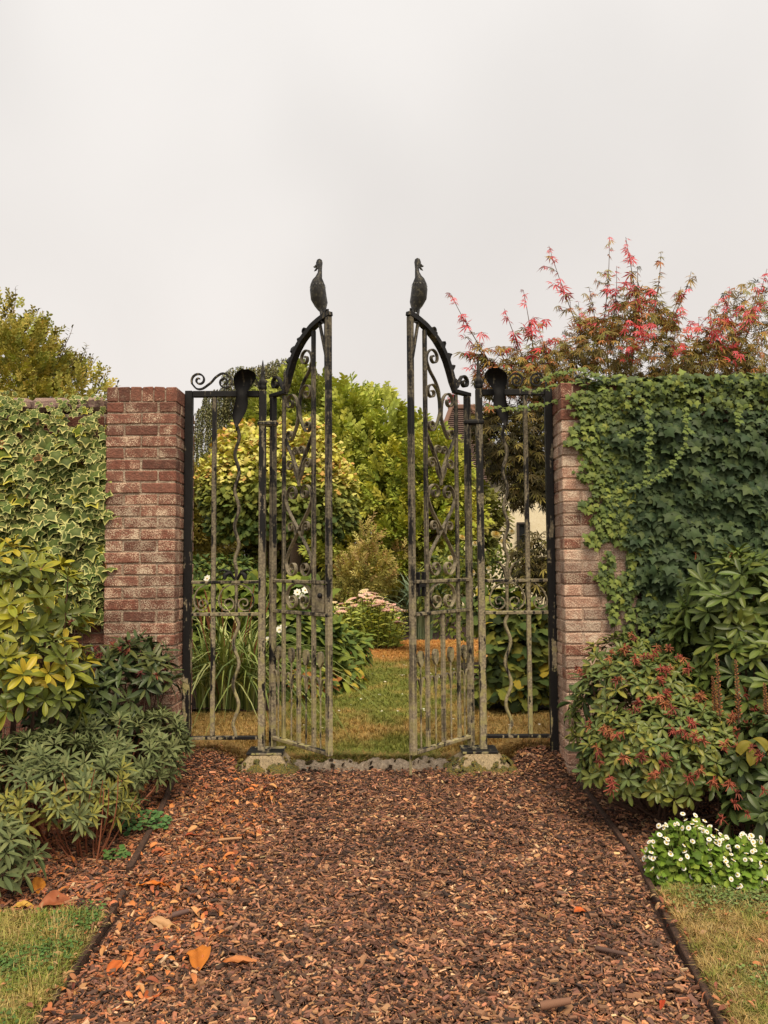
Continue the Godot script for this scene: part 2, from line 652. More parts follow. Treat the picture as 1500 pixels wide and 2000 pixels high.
# crown: sprays through ellipsoids, gaps from a noise field; paint(p, d, k) gives the leaf colour
func crown(root: Node3D, lobes: Array, cnt: int, mesh: Mesh, smin: float, smax: float, paint: Callable, gap := -0.25, freq := 1.6, up := 0.4, core := 0.55, called := "crown") -> void:
	var f := FastNoiseLite.new()
	f.frequency = freq
	f.fractal_octaves = 2
	f.seed = rng.randi() % 1000
	var vol := 0.0
	for l in lobes:
		vol += l[1].x * l[1].y * l[1].z
	var xfs := []
	var cols := PackedColorArray()
	for l in lobes:
		var here := int(cnt * l[1].x * l[1].y * l[1].z / vol)
		for i in here:
			var d := rnd_dir()
			var k := lerpf(core, 1.04, pow(rng.randf(), 0.7))
			var p: Vector3 = l[0] + d * l[1] * k
			var g := f.get_noise_3dv(p)
			if g < gap + (0.25 if k > 0.95 else 0.0):
				continue
			var x := (d + Vector3(0, up, 0) + rnd_dir() * 0.7).normalized()
			var nn := (Vector3(0, 1, 0.25) + d * 0.5 + rnd_dir() * 0.4).normalized()
			xfs.append(Transform3D(aim(x, nn, rng.randf_range(smin, smax)), p))
			cols.append(jitter(paint.call(p, d, k), 0.18))
	many(called, mesh, xfs, cols, root)


func limbs(root: Node3D, foot: Vector3, fork: Vector3, r: float, ends: Array, material: Material, twigs := true) -> void:
	var m := MB.new()
	m.tube(bend(foot, fork, Vector3(0.03, 0, 0.02)), taper(r, r * 0.75), 8)
	part("trunk", m.mesh(material), root)
	for e in ends:
		var b := MB.new()
		b.tube(bend(fork, e, Vector3(rng.randf_range(-0.1, 0.1), rng.randf_range(-0.05, 0.15), rng.randf_range(-0.1, 0.1)) * (e - fork).length()), taper(r * 0.55, r * 0.12), 6)
		part("limb", b.mesh(material), root)


# ---------------------------------------------------------------- wrought iron
func coil(c: Vector2, r0: float, a0: float, dir: float, turns := 1.35, r1 := 0.008) -> PackedVector2Array:
	var out := PackedVector2Array()
	var steps := int(turns * 18)
	for i in steps + 1:
		var t := float(i) / steps
		var r := lerpf(r0, r1, pow(t, 0.8))
		var an := a0 + dir * t * turns * TAU
		out.append(c + Vector2(cos(an), sin(an)) * r)
	return out


func flow(pts: Array) -> PackedVector2Array:
	var cv := Curve2D.new()
	cv.bake_interval = 0.012
	for i in pts.size():
		var p: Vector2 = pts[i]
		var tg: Vector2 = (pts[mini(i + 1, pts.size() - 1)] - pts[maxi(i - 1, 0)]) * 0.24
		cv.add_point(p, -tg, tg)
	return cv.get_baked_points()


# a scroll: coil A (from its inside), then mids, then coil B (to its inside); either may be empty
func scroll(ca: Array, mids: Array, cb: Array) -> PackedVector2Array:
	var out := PackedVector2Array()
	var pts := []
	if ca.size():
		var s := coil(ca[0], ca[1], ca[2], ca[3], ca[4] if ca.size() > 4 else 1.35)
		s.reverse()
		out.append_array(s)
		pts.append(s[s.size() - 4])
		pts.append(s[s.size() - 1])
	pts.append_array(mids)
	var sb := PackedVector2Array()
	if cb.size():
		sb = coil(cb[0], cb[1], cb[2], cb[3], cb[4] if cb.size() > 4 else 1.35)
		pts.append(sb[0])
		pts.append(sb[3])
	if pts.size() > 1:
		var body := flow(pts)
		var from := 0
		if ca.size():
			out.resize(out.size() - 4)
		for i in range(from, body.size()):
			out.append(body[i])
	if sb.size():
		for i in range(4, sb.size()):
			out.append(sb[i])
	return out


func mirror(p: PackedVector2Array, about: float, drop := 0.0) -> PackedVector2Array:
	var out := PackedVector2Array()
	for q in p:
		out.append(Vector2(2.0 * about - q.x, q.y + drop))
	return out


func iron(root: Node3D, called: String, a: Vector3, b: Vector3, w: float, d: float, m: Material) -> void:
	var mb := MB.new()
	mb.bar(a, b, w, d)
	part(called, mb.mesh(m), root)


func curl(root: Node3D, path: PackedVector2Array, m: Material, zo := 0.0, hw := 0.011, ht := 0.0036, called := "scroll") -> void:
	var mb := MB.new()
	mb.ribbon(path, ht, hw, zo, 0.75)
	part(called, mb.mesh(m), root)


func pheasant(root: Node3D, u: float, foot: float, s: float, lean: float) -> void:
	# s: which side of the leaf faces out to the path
	var mb := MB.new()
	var z := 0.02 * s
	var spine := PackedVector3Array([
		Vector3(u - 0.012, foot + 0.062, -0.012 * s), Vector3(u - 0.011, foot + 0.08, -0.008 * s), Vector3(u - 0.009, foot + 0.107, 0), Vector3(u - 0.006, foot + 0.14, z), Vector3(u, foot + 0.185, z * 1.6), Vector3(u + 0.002, foot + 0.215, z * 1.7),
		Vector3(u + 0.003, foot + 0.238, z * 1.6), Vector3(u + 0.004, foot + 0.255, z * 1.4), Vector3(u + 0.005, foot + 0.285, z), Vector3(u + 0.004, foot + 0.308, z * 0.9), Vector3(u + 0.003, foot + 0.325, z), Vector3(u + 0.002, foot + 0.345, z * 1.1), Vector3(u + 0.002, foot + 0.362, z), Vector3(u + 0.002, foot + 0.37, z)])
	mb.tube(spine, PackedFloat32Array([0.010, 0.026, 0.040, 0.0475, 0.0465, 0.041, 0.032, 0.021, 0.0135, 0.012, 0.016, 0.020, 0.015, 0.004]), 16)
	var body := part("bird_finial", mb.mesh(M.iron_bird), root)
	var bk := MB.new()
	bk.tube(PackedVector3Array([Vector3(u - 0.01 * lean, foot + 0.335, z * 1.2), Vector3(u - 0.03 * lean, foot + 0.327, z * 1.6), Vector3(u - 0.04 * lean, foot + 0.332, z * 1.7)]), PackedFloat32Array([0.012, 0.006, 0.001]), 6)
	part("beak", bk.mesh(M.iron_bird), body)
	var wt := MB.new()
	wt.tube(PackedVector3Array([Vector3(u - 0.012 * lean, foot + 0.322, z * 1.2), Vector3(u - 0.02 * lean, foot + 0.306, z * 1.6), Vector3(u - 0.032 * lean, foot + 0.302, z * 1.7)]), PackedFloat32Array([0.007, 0.006, 0.001]), 6)
	part("wattle", wt.mesh(M.iron_bird), body)
	var ruff := MB.new()
	for k in 15:
		var an := TAU * k / 15
		var d := Vector3(cos(an), 0, sin(an))
		var p := Vector3(u + 0.001, foot + 0.205, z * 1.6) + d * 0.039
		ruff.face([p + Vector3(-sin(an), 0, cos(an)) * 0.0105 + Vector3(0, 0.022, 0) - d * 0.006, p - Vector3(-sin(an), 0, cos(an)) * 0.0105 + Vector3(0, 0.022, 0) - d * 0.006, p + d * 0.012 - Vector3(0, 0.008, 0)], d)
	part("ruff", ruff.mesh(M.iron_bird), body)
	for k in [-1, 1]:
		var lg := MB.new()
		lg.tube(PackedVector3Array([Vector3(u - 0.004 + 0.008 * k, foot + 0.07, 0.012 * k), Vector3(u + 0.006 * k, foot + 0.0, 0.008 * k), Vector3(u + 0.03, foot - 0.012, 0.008 * k)]), PackedFloat32Array([0.010, 0.006, 0.005]), 6)
		part("leg", lg.mesh(M.iron_bird), body)
	var tl := MB.new()
	var tp := [Vector3(u - 0.016, foot + 0.09, -0.045 * s), Vector3(u - 0.018, foot - 0.06, -0.048 * s), Vector3(u - 0.02, foot - 0.25, -0.046 * s), Vector3(u - 0.022, foot - 0.375, -0.04 * s)]
	tl.tube(PackedVector3Array(tp), PackedFloat32Array([0.017, 0.020, 0.015, 0.001]), 8, 0.45)
	part("tail", tl.mesh(M.iron_bird), body)


func gate_leaf(label: String, hinge: Vector3, free: Vector3, left: bool) -> void:
	var d := (free - hinge)
	var root := thing("iron_gate_leaf", label, "gate", Vector3(hinge.x, 0, hinge.z), atan2(-d.z, d.x), "open leaves of the garden gate")
	var s := 1.0 if left else -1.0      # which way along z faces the path
	var L := Vector2(d.x, d.z).length()
	var a: Material = M.iron0
	var b: Material = M.iron1
	var c: Material = M.iron2
	iron(root, "hinge_stile", Vector3(0, 0.13, 0), Vector3(0, 2.275, 0), 0.035, 0.035, b)
	iron(root, "free_stile", Vector3(L, 0.175, 0), Vector3(L, 2.655, 0), 0.032, 0.032, a)
	iron(root, "bar", Vector3(0.117, 0.197, 0), Vector3(0.117, 2.268, 0), 0.021, 0.021, c)
	iron(root, "bar", Vector3(0.415, 0.197, 0), Vector3(0.415, 2.605, 0), 0.023, 0.023, a)
	iron(root, "bar", Vector3(0.27, 0.197, 0.0), Vector3(0.27, 0.942, 0), 0.023, 0.023, b)
	iron(root, "short_top_bar", Vector3(-0.025, 2.287, 0), Vector3(0.135, 2.287, 0), 0.024, 0.036, M.iron_mid)
	iron(root, "mid_rail", Vector3(0.019, 1.135, 0), Vector3(L - 0.02, 1.135, 0), 0.020, 0.034, a)
	iron(root, "lower_rail", Vector3(0.019, 0.952, 0), Vector3(L - 0.02, 0.952, 0), 0.020, 0.034, c)
	iron(root, "bottom_rail", Vector3(0.019, 0.187, 0), Vector3(L - 0.02, 0.187, 0), 0.020, 0.034, a)
	var arch := flow([Vector2(0.128, 2.29), Vector2(0.150, 2.345), Vector2(0.190, 2.43), Vector2(0.225, 2.487), Vector2(0.285, 2.553), Vector2(0.36, 2.604), Vector2(0.45, 2.645), Vector2(L + 0.02, 2.672)])
	curl(root, arch, M.iron_mid, 0.0, 0.021, 0.015, "arch")
	# curled leaf laid along the outside of the arch
	var fr := MB.new()
	var prev := []
	for i in 34:
		var t := i / 33.0
		var p := arch[int(lerpf(3, arch.size() * 0.60, t))]
		var nx := arch[int(lerpf(3, arch.size() * 0.60, t)) + 1]
		var nn := Vector2(-(nx - p).y, (nx - p).x).normalized()
		var wave := sin(t * TAU * 4.5)
		var h := (0.022 + 0.012 * wave) * sin(PI * minf(1.0, t * 1.02)) + 0.01
		var zz := 0.020 * cos(t * TAU * 4.5 + 0.6)
		var base := p + nn * 0.014
		var tip := p + nn * (0.016 + h)
		var ids := [fr.add(Vector3(base.x, base.y, -0.018), Vector3(nn.x, nn.y, 0)), fr.add(Vector3(tip.x, tip.y, zz), Vector3(nn.x, nn.y, 0)), fr.add(Vector3(base.x, base.y, 0.018), Vector3(nn.x, nn.y, 0))]
		if prev.size():
			fr.q(prev[0], prev[1], ids[1], ids[0])
			fr.q(prev[1], prev[2], ids[2], ids[1])
		prev = ids
	fr.smooth()
	part("arch_leaf", fr.mesh(M.iron_mid), root)
	curl(root, coil(Vector2(0.325, 2.622), 0.026, -0.9, 1.0, 1.0), M.iron_mid, 0.0, 0.009, 0.004, "curl")
	curl(root, scroll([Vector2(0.028, 2.357), 0.052, 0.0, 1.0], [Vector2(0.105, 2.312), Vector2(0.132, 2.305)], []), M.iron_mid, 0.0, 0.014, 0.004)
	# scrollwork between the two uprights
	var mid := 0.27
	curl(root, scroll([Vector2(0.335, 2.455), 0.062, 0.0, 1.0], [Vector2(0.382, 2.39), Vector2(0.30, 2.29), Vector2(0.278, 2.2)], []), M.scroll1, 0.0, 0.0105)
	var c1 := scroll([Vector2(0.352, 2.245), 0.062, PI, -1.0], [Vector2(0.276, 2.16), Vector2(0.285, 2.11)], [Vector2(0.358, 2.05), 0.042, PI, 1.0])
	curl(root, c1, M.scroll0, 0.0, 0.0115)
	curl(root, mirror(c1, mid, -0.032), M.scroll2, 0.0, 0.0115)
	var v1 := flow([Vector2(0.402, 2.0), Vector2(0.385, 1.96), Vector2(0.31, 1.84), Vector2(0.274, 1.76), Vector2(0.270, 1.70)])
	curl(root, v1, M.scroll1, 0.0, 0.0125)
	curl(root, mirror(v1, mid), M.scroll1, 0.0, 0.0120)
	var t1 := scroll([Vector2(0.298, 1.91), 0.030, 0.0, 1.0], [Vector2(0.322, 1.87), Vector2(0.300, 1.83)], [])
	curl(root, t1, M.scroll0, 0.0, 0.0100)
	curl(root, mirror(t1, mid), M.scroll0, 0.0, 0.0098)
	var o1 := scroll([Vector2(0.358, 1.826), 0.040, PI, -1.0], [Vector2(0.306, 1.78), Vector2(0.281, 1.735)], [])
	curl(root, o1, M.scroll2, 0.0, 0.0094)
	curl(root, mirror(o1, mid), M.scroll2, 0.0, 0.0096)
	var s1 := scroll([Vector2(0.333, 1.655), 0.058, 0.0, 1.0], [Vector2(0.383, 1.58), Vector2(0.272, 1.437), Vector2(0.155, 1.285)], [Vector2(0.207, 1.215), 0.056, PI, 1.0])
	curl(root, s1, M.scroll0, 0.0, 0.0118)
	curl(root, mirror(s1, mid), M.scroll1, 0.0, 0.0106)
	var e1 := scroll([Vector2(0.346, 1.456), 0.036, PI, -1.0], [Vector2(0.305, 1.42), Vector2(0.292, 1.40)], [])
	curl(root, e1, M.scroll2, 0.0, 0.0090)
	curl(root, mirror(e1, mid), M.scroll2, 0.0, 0.0088)
	curl(root, scroll([Vector2(0.329, 1.022), 0.056, 0.0, -1.0], [Vector2(0.378, 1.075), Vector2(0.335, 1.113), Vector2(0.27, 1.122), Vector2(0.205, 1.113), Vector2(0.162, 1.075)], [Vector2(0.211, 1.022), 0.056, PI, 1.0]), M.scroll0, 0.0, 0.0115)
	# lower rods with flat tulip heads, tied to the bars by small hoops
	for k in 4:
		var u: float = [0.062, 0.197, 0.342, 0.478][k]
		iron(root, "rod", Vector3(u, 0.197, 0), Vector3(u, 0.68, 0), 0.010, 0.010, a)
		var tu := MB.new()
		var o := [Vector2(-0.006, 0.655), Vector2(-0.024, 0.685), Vector2(-0.026, 0.715), Vector2(-0.015, 0.738), Vector2(0, 0.743), Vector2(0.015, 0.738), Vector2(0.026, 0.715), Vector2(0.024, 0.685), Vector2(0.006, 0.655)]
		var f1 := []
		var f2 := []
		for p in o:
			f1.append(Vector3(u + p.x, p.y, 0.0085))
			f2.append(Vector3(u + p.x, p.y, -0.0085))
		tu.face(f1, Vector3.BACK)
		tu.face(f2, Vector3.FORWARD)
		for i in o.size():
			var j := (i + 1) % o.size()
			tu.face([f1[i], f1[j], f2[j], f2[i]], Vector3(o[i].x, o[i].y - 0.7, 0))
		part("tulip_head", tu.mesh(c), root)
		for e in [-1, 1]:
			var hp := flow([Vector2(u + 0.004 * e, 0.50), Vector2(u + 0.012 * e, 0.565), Vector2(u + 0.034 * e, 0.592), Vector2(u + 0.050 * e, 0.572), Vector2(u + 0.054 * e, 0.545)])
			curl(root, hp, b, 0.0, 0.006, 0.003, "hoop")
	var br := MB.new()
	br.bar(Vector3(0.475, 2.635, 0.0), Vector3(L - 0.018, 2.42, 0.0), 0.014, 0.02)
	part("brace", br.mesh(b), root)
	if left:
		var lp := MB.new()
		lp.block(Transform3D(Basis.IDENTITY, Vector3(0.476, 1.043, 0)), Vector3(0.088, 0.16, 0.028), 0.003)
		var lock := part("lock_box", lp.mesh(M.iron0), root)
		var kn := MB.new()
		kn.lathe(PackedVector2Array([Vector2(0.001, 0.0), Vector2(0.013, 0.0), Vector2(0.016, 0.012), Vector2(0.010, 0.02), Vector2(0.001, 0.021)]), Vector3.ZERO, 10)
		part("knob", kn.mesh(M.iron_dark), lock, Transform3D(Basis(Vector3.RIGHT, PI / 2), Vector3(0.50, 1.06, 0.013)))
	else:
		for k in 3:
			iron(root, "latch_keeper", [Vector3(0.492, 1.05, 0), Vector3(0.445, 1.05, 0), Vector3(0.449, 1.112, -0.001)][k], [Vector3(0.492, 1.19, 0), Vector3(0.445, 1.19, 0), Vector3(0.489, 1.112, -0.001)][k], 0.012 if k < 2 else 0.02, 0.03, M.iron_dark)
		iron(root, "drop_bolt", Vector3(L - 0.004, 0.06, 0.026), Vector3(L - 0.004, 0.62, 0.026), 0.014, 0.014, M.iron1)
	for y in [1.13, 0.95]:
		var rv := MB.new()
		rv.lathe(PackedVector2Array([Vector2(0.010, 0), Vector2(0.009, 0.004), Vector2(0.001, 0.006)]), Vector3.ZERO, 8)
		part("rivet", rv.mesh(M.iron_dark), root, Transform3D(Basis(Vector3.RIGHT, PI / 2 * s), Vector3(L, y, 0.016 * s)))
	pheasant(root, 0.497, 2.637, s, 1.0)


func side_panel(label: String, foot: Vector3, left: bool, wide: float) -> void:
	var root := thing("iron_side_panel", label, "gate panel", foot, PI if left else 0.0, "fixed panels beside the gate")
	var s := -1.0 if left else 1.0
	var a: Material = M.iron0
	var b: Material = M.iron1
	var c: Material = M.iron2
	iron(root, "gate_post", Vector3(0, 0.10, 0), Vector3(0, 2.32, 0), 0.042, 0.042, b if left else a)
	iron(root, "frame_post", Vector3(wide, 0.06, 0), Vector3(wide, 2.318, 0), 0.046, 0.044, M.iron_dark)
	iron(root, "top_rail", Vector3(0.022, 2.298, 0), Vector3(wide - 0.024, 2.298, 0), 0.038, 0.036, M.iron_mid)
	iron(root, "mid_rail", Vector3(0.022, 1.128, 0), Vector3(wide - 0.024, 1.128, 0), 0.019, 0.034, a)
	iron(root, "lower_rail", Vector3(0.022, 0.932, 0), Vector3(wide - 0.024, 0.932, 0), 0.021, 0.034, b)
	iron(root, "bottom_rail", Vector3(0.022, 0.185, 0), Vector3(wide - 0.024, 0.185, 0), 0.02, 0.034, M.iron_mid)
	var bx := 0.30 if left else 0.288
	iron(root, "bar", Vector3(bx, 0.196, 0), Vector3(bx, 2.279, 0), 0.027, 0.026, c)
	# finial
	var fn := MB.new()
	fn.lathe(PackedVector2Array([Vector2(0.021, 2.32), Vector2(0.026, 2.33), Vector2(0.026, 2.345), Vector2(0.021, 2.35), Vector2(0.026, 2.36), Vector2(0.025, 2.385), Vector2(0.012, 2.395), Vector2(0.014, 2.41), Vector2(0.010, 2.45), Vector2(0.004, 2.50), Vector2(0.0005, 2.515)]), Vector3.ZERO, 12)
	part("spike_finial", fn.mesh(M.iron_mid), root)
	# hinge strap round post and leaf stile
	var hs := MB.new()
	hs.block(Transform3D(Basis.IDENTITY, Vector3(-0.033, 2.11, 0)), Vector3(0.128, 0.036, 0.056), 0.012)
	part("hinge_strap", hs.mesh(M.iron1 if left else M.iron_dark), root)
	# wavy stem that ends in an arum flower
	var w := MB.new()
	var path := PackedVector3Array()
	var wx := 0.158
	for i in 150:
		var y := lerpf(0.935, 2.13, i / 149.0)
		if absf(y - 1.128) < 0.06:
			path.append(Vector3(wx, y, 0))
		else:
			path.append(Vector3(wx + 0.013 * sin((y - 1.19) * 28.0) * smoothstep(1.19, 1.28, y), y, 0))
	w.tube(path, PackedFloat32Array([0.011]), 7)
	part("wavy_stem", w.mesh(c), root)
	var w2 := MB.new()
	path = PackedVector3Array()
	for i in 90:
		var y := lerpf(0.19, 0.93, i / 89.0)
		path.append(Vector3(wx + 0.017 * sin((y - 0.19) * 25.0) * smoothstep(0.19, 0.27, y) * smoothstep(0.93, 0.86, y), y, 0))
	w2.tube(path, PackedFloat32Array([0.011]), 7)
	part("wavy_stem", w2.mesh(a), root)
	# arum: a spathe that opens towards the path, with its tip below the rail
	var ar := MB.new()
	var rows := 22
	var cols := 12
	for side in 2:
		for i in rows + 1:
			var t := float(i) / rows
			var y := lerpf(2.075, 2.425, t)
			var half: float
			if t < 0.45:
				half = 0.041 * pow(sin(PI * 0.5 * t / 0.34), 0.9) if t < 0.34 else 0.041
			else:
				half = 0.041
			half = half * (1.0 - 0.25 * exp(-pow((t - 0.60) / 0.10, 2.0))) + 0.028 * smoothstep(0.60, 0.90, t)
			half *= sqrt(maxf(0.0, 1.0 - pow(maxf(0.0, t - 0.86) / 0.145, 2.0)))
			var ctr := 0.118 + (0.035 * smoothstep(0.5, 0.0, t)) - 0.03 * smoothstep(0.6, 1.0, t)
			for k in cols + 1:
				var an := lerpf(-1.45, 1.45, float(k) / cols)
				var deep := 0.75 * half * cos(an) - 0.02
				var hood := 0.075 * pow(maxf(0.0, t - 0.6) / 0.4, 2.0)
				var zz := -s * deep + s * (hood + 0.036 + 0.018 * sin(t * PI)) + s * (0.004 if side == 0 else 0.0)
				ar.add(Vector3(ctr + half * sin(an) * 1.02, y, zz), Vector3(0, 0, s if side == 0 else -s))
		var f := side * (rows + 1) * (cols + 1)
		for i in rows:
			for k in cols:
				var p := f + i * (cols + 1) + k
				ar.q(p, p + 1, p + cols + 2, p + cols + 1)
	for side in 2:
		pass
	ar.smooth()
	part("arum_flower", ar.mesh(M.iron_mid), root)
	var tp := MB.new()
	tp.tube(PackedVector3Array([Vector3(0.153, 2.085, s * 0.035), Vector3(0.158, 2.066, s * 0.03), Vector3(0.168, 2.058, s * 0.02), Vector3(0.175, 2.068, s * 0.012)]), PackedFloat32Array([0.006, 0.005, 0.004, 0.002]), 6)
	part("arum_tip", tp.mesh(M.iron_dark), root)
	# neck strip from the post to the hood
	curl(root, flow([Vector2(0.018, 2.33), Vector2(0.03, 2.375), Vector2(0.055, 2.405), Vector2(0.08, 2.41)]), M.iron_dark, s * 0.03, 0.012, 0.004, "arum_strap")
	# scroll on the top rail
	if left:
		curl(root, scroll([Vector2(0.398, 2.388), 0.058, -PI / 2, 1.0, 1.6], [Vector2(0.335, 2.362), Vector2(0.285, 2.412)], [Vector2(0.238, 2.374), 0.054, PI / 2, 1.0, 1.6]), M.iron_mid, 0.0, 0.010, 0.0052)
	else:
		curl(root, scroll([Vector2(0.237, 2.372), 0.055, PI, -1.0, 1.8], [Vector2(0.18, 2.325)], []), M.iron_mid, 0.0, 0.010, 0.0052)
		curl(root, scroll([Vector2(0.365, 2.372), 0.055, 0.0, 1.0, 1.8], [Vector2(0.42, 2.325)], []), M.iron_mid, 0.0, 0.010, 0.0052)
	# pair of coils between the two rails
	curl(root, scroll([Vector2(0.208, 0.998), 0.055, 0.0, -1.0, 1.5], [Vector2(0.255, 1.06), Vector2(0.215, 1.102), Vector2(0.158, 1.114), Vector2(0.10, 1.102), Vector2(0.062, 1.06)], [Vector2(0.108, 0.998), 0.055, PI, 1.0, 1.5]), M.scroll1, 0.0, 0.011, 0.0036)
	curl(root, scroll([Vector2(bx + 0.066, 0.996), 0.048, 0.0, -1.0, 1.5], [Vector2(wide - 0.05, 1.06), Vector2(wide - 0.09, 1.105), Vector2(bx + 0.03, 1.114)], []), M.scroll1, 0.0, 0.011, 0.0036)
	# horns at the foot of the stem
	for e in [-1, 1]:
		var hn := MB.new()
		if left:
			hn.tube(PackedVector3Array([Vector3(wx + 0.008 * e, 1.145, s * 0.012), Vector3(wx + 0.035 * e, 1.19, s * 0.03), Vector3(wx + 0.075 * e, 1.205, s * 0.04), Vector3(wx + 0.11 * e, 1.195, s * 0.045)]), PackedFloat32Array([0.008, 0.010, 0.006, 0.001]), 7)
			part("horn", hn.mesh(M.iron_dark), root)
			var bl := MB.new()
			bl.tube(PackedVector3Array([Vector3(wx + 0.03 * e, 1.185, s * 0.03), Vector3(wx + 0.05 * e, 1.178, s * 0.045), Vector3(wx + 0.06 * e, 1.170, s * 0.05), Vector3(wx + 0.062 * e, 1.150, s * 0.05), Vector3(wx + 0.06 * e, 1.143, s * 0.05)]), PackedFloat32Array([0.006, 0.013, 0.016, 0.011, 0.002]), 9)
			part("acorn", bl.mesh(M.iron_dark), root)
		else:
			hn.tube(PackedVector3Array([Vector3(wx + 0.008 * e, 1.14, s * 0.012), Vector3(wx + 0.02 * e, 1.20, s * 0.022), Vector3(wx + 0.045 * e, 1.235, s * 0.03), Vector3(wx + 0.08 * e, 1.25, s * 0.035)]), PackedFloat32Array([0.008, 0.010, 0.007, 0.001]), 7)
			part("horn", hn.mesh(M.iron_dark if e < 0 else M.iron2), root)
	var pl := MB.new()
	pl.block(Transform3D(Basis.IDENTITY, Vector3(-0.03, 0.106, 0)), Vector3(0.22, 0.014, 0.17), 0.003)
	part("base_plate", pl.mesh(M.iron_mid), root)


# ---------------------------------------------------------------- brickwork
func brick_mesh(w: float, h: float, d: float) -> MB:
	var mb := MB.new()
	mb.block(Transform3D.IDENTITY, Vector3(w, h, d), 0.005, 0.0024, rng)
	return mb


func bricks(root: Node3D, cache: Dictionary, p: Vector3, w: float, h: float, d: float, kind: int) -> void:
	var key := "%d_%d_%d_%d_%d_%d" % [int(w * 1000), int(h * 1000), int(d * 1000), kind, rng.randi() % 4, rng.randi() % 2]
	if not cache.has(key):
		cache[key] = brick_mesh(w, h, d).mesh(M["brick%d%s" % [kind, key.split("_")[4]]])
	part("brick", cache[key], root, Transform3D(Basis.from_euler(Vector3(0, rng.randf_range(-0.008, 0.008), rng.randf_range(-0.006, 0.006))), p + Vector3(rng.randf_range(-0.0012, 0.0012), 0, rng.randf_range(-0.002, 0.002))))


func pier(root: Node3D, x0: float, x1: float, zf: float, zb: float, mortar: Material, heavy: Callable, courses := 32) -> void:
	var cache := {}
	var core := MB.new()
	core.block(Transform3D(Basis.IDENTITY, Vector3((x0 + x1) / 2, 1.14, -(zf + zb) / 2)), Vector3(x1 - x0 - 0.012, 2.29, zb - zf - 0.012), 0.0)
	part("mortar", core.mesh(mortar), root)
	var g := 0.010
	var w := x1 - x0
	var dp := zb - zf
	for k in courses:
		var y := 0.0346 + k * 0.0692
		var half := (w - g) / 2.0
		# a ring of bricks: alternate courses begin with a long or a short one
		var front := [half, half] if k % 2 == 0 else [0.1025, w - 0.205 - 2 * g, 0.1025]
		var x := x0
		for bw in front:
			bricks(root, cache, Vector3(x + bw / 2, y, -zf - 0.051), bw, 0.0605, 0.1025, heavy.call(k))
			bricks(root, cache, Vector3(x + bw / 2, y, -zb + 0.051), bw, 0.0605, 0.1025, heavy.call(k))
			x += bw + g
		var dl := dp - 0.205 - 2 * g
		for e in [x0 + 0.051, x1 - 0.051]:
			if k % 2 == 0:
				bricks(root, cache, Vector3(e, y, -(zf + zb) / 2), 0.1025, 0.0605, dl, heavy.call(k))
			else:
				for j in 2:
					bricks(root, cache, Vector3(e, y, -zf - 0.1125 - dl / 4 - j * dl / 2), 0.1025, 0.0605, dl / 2 - g / 2, heavy.call(k))
	# bricks on edge along the top
	var x := x0 + 0.0335
	var i := 0
	while x < x1:
		for j in 2:
			bricks(root, cache, Vector3(x, courses * 0.0692 + 0.044, -zf - dp * (0.25 + 0.5 * j)), 0.065, 0.090, dp / 2 - 0.004, 0 if i % 3 else 1)
		x += (w - 0.067) / 5.0
		i += 1


func garden_wall(root: Node3D, x0: float, x1: float, zf: float, zb: float, show: Callable) -> void:
	# bricks that show are parts of their own; those under the ivy are joined
	var cache := {}
	var core := MB.new()
	core.block(Transform3D(Basis.IDENTITY, Vector3((x0 + x1) / 2, 1.08, -(zf + zb) / 2)), Vector3(x1 - x0, 2.16, zb - zf - 0.016), 0.0)
	part("mortar", core.mesh(M.mortar), root)
	var rest := MB.new()
	for k in 31:
		var y := 0.0346 + k * 0.0692
		var x := x0 - (0.1125 if k % 2 else 0.0)
		while x < x1 - 0.02:
			var a := maxf(x, x0)
			var b := minf(x + 0.215, x1)
			if b - a > 0.04:
				var c := Vector3((a + b) / 2, y, -zf - 0.051)
				if show.call(c):
					bricks(root, cache, c, snappedf(b - a, 0.01), 0.0605, 0.1025, 0)
				else:
					rest.block(Transform3D(Basis.IDENTITY, c), Vector3(b - a, 0.0605, 0.1025), 0.0)
				rest.block(Transform3D(Basis.IDENTITY, Vector3(c.x, y, -zb + 0.051)), Vector3(b - a, 0.0605, 0.1025), 0.0)
			x += 0.225
	var o := part("brickwork", rest.mesh(M.brick02), root)
	o.set_meta("kind", "stuff")
	var x := x0
	while x < x1 - 0.05:
		var mb := MB.new()
		mb.block(Transform3D(Basis.IDENTITY, Vector3.ZERO), Vector3(0.214, 0.085, zb - zf + 0.045), 0.022, 0.003, rng)
		part("coping_brick", mb.mesh(M.coping), root, Transform3D(Basis.IDENTITY, Vector3(x + 0.112, 2.2175 + rng.randf_range(-0.003, 0.003), -(zf + zb) / 2)))
		x += 0.225


# ---------------------------------------------------------------- ground
var bumps_noise := FastNoiseLite.new()
var lawn_noise := FastNoiseLite.new()


func path_y(x: float, z: float) -> float:
	var heap := 0.095 * smoothstep(4.40, 4.86, -z) * smoothstep(0.72, 0.98, absf(x + 0.08))
	return heap + 0.019 * bumps_noise.get_noise_2d(x * 40.0, z * 40.0) + 0.006 * bumps_noise.get_noise_2d(x * 160.0, z * 160.0)


func lawn_y(x: float, z: float) -> float:
	var front := 4.84 + 0.03 * bumps_noise.get_noise_1d(x * 90.0)
	var inside := smoothstep(0.62, 0.5, absf(x + 0.08))
	var rise := smoothstep(0.0, lerpf(0.32, 0.9, inside), -z - front)
	return lerpf(path_y(x, -4.88) - 0.008, 0.098, rise) + 0.012 * bumps_noise.get_noise_2d(x * 30.0, z * 30.0)


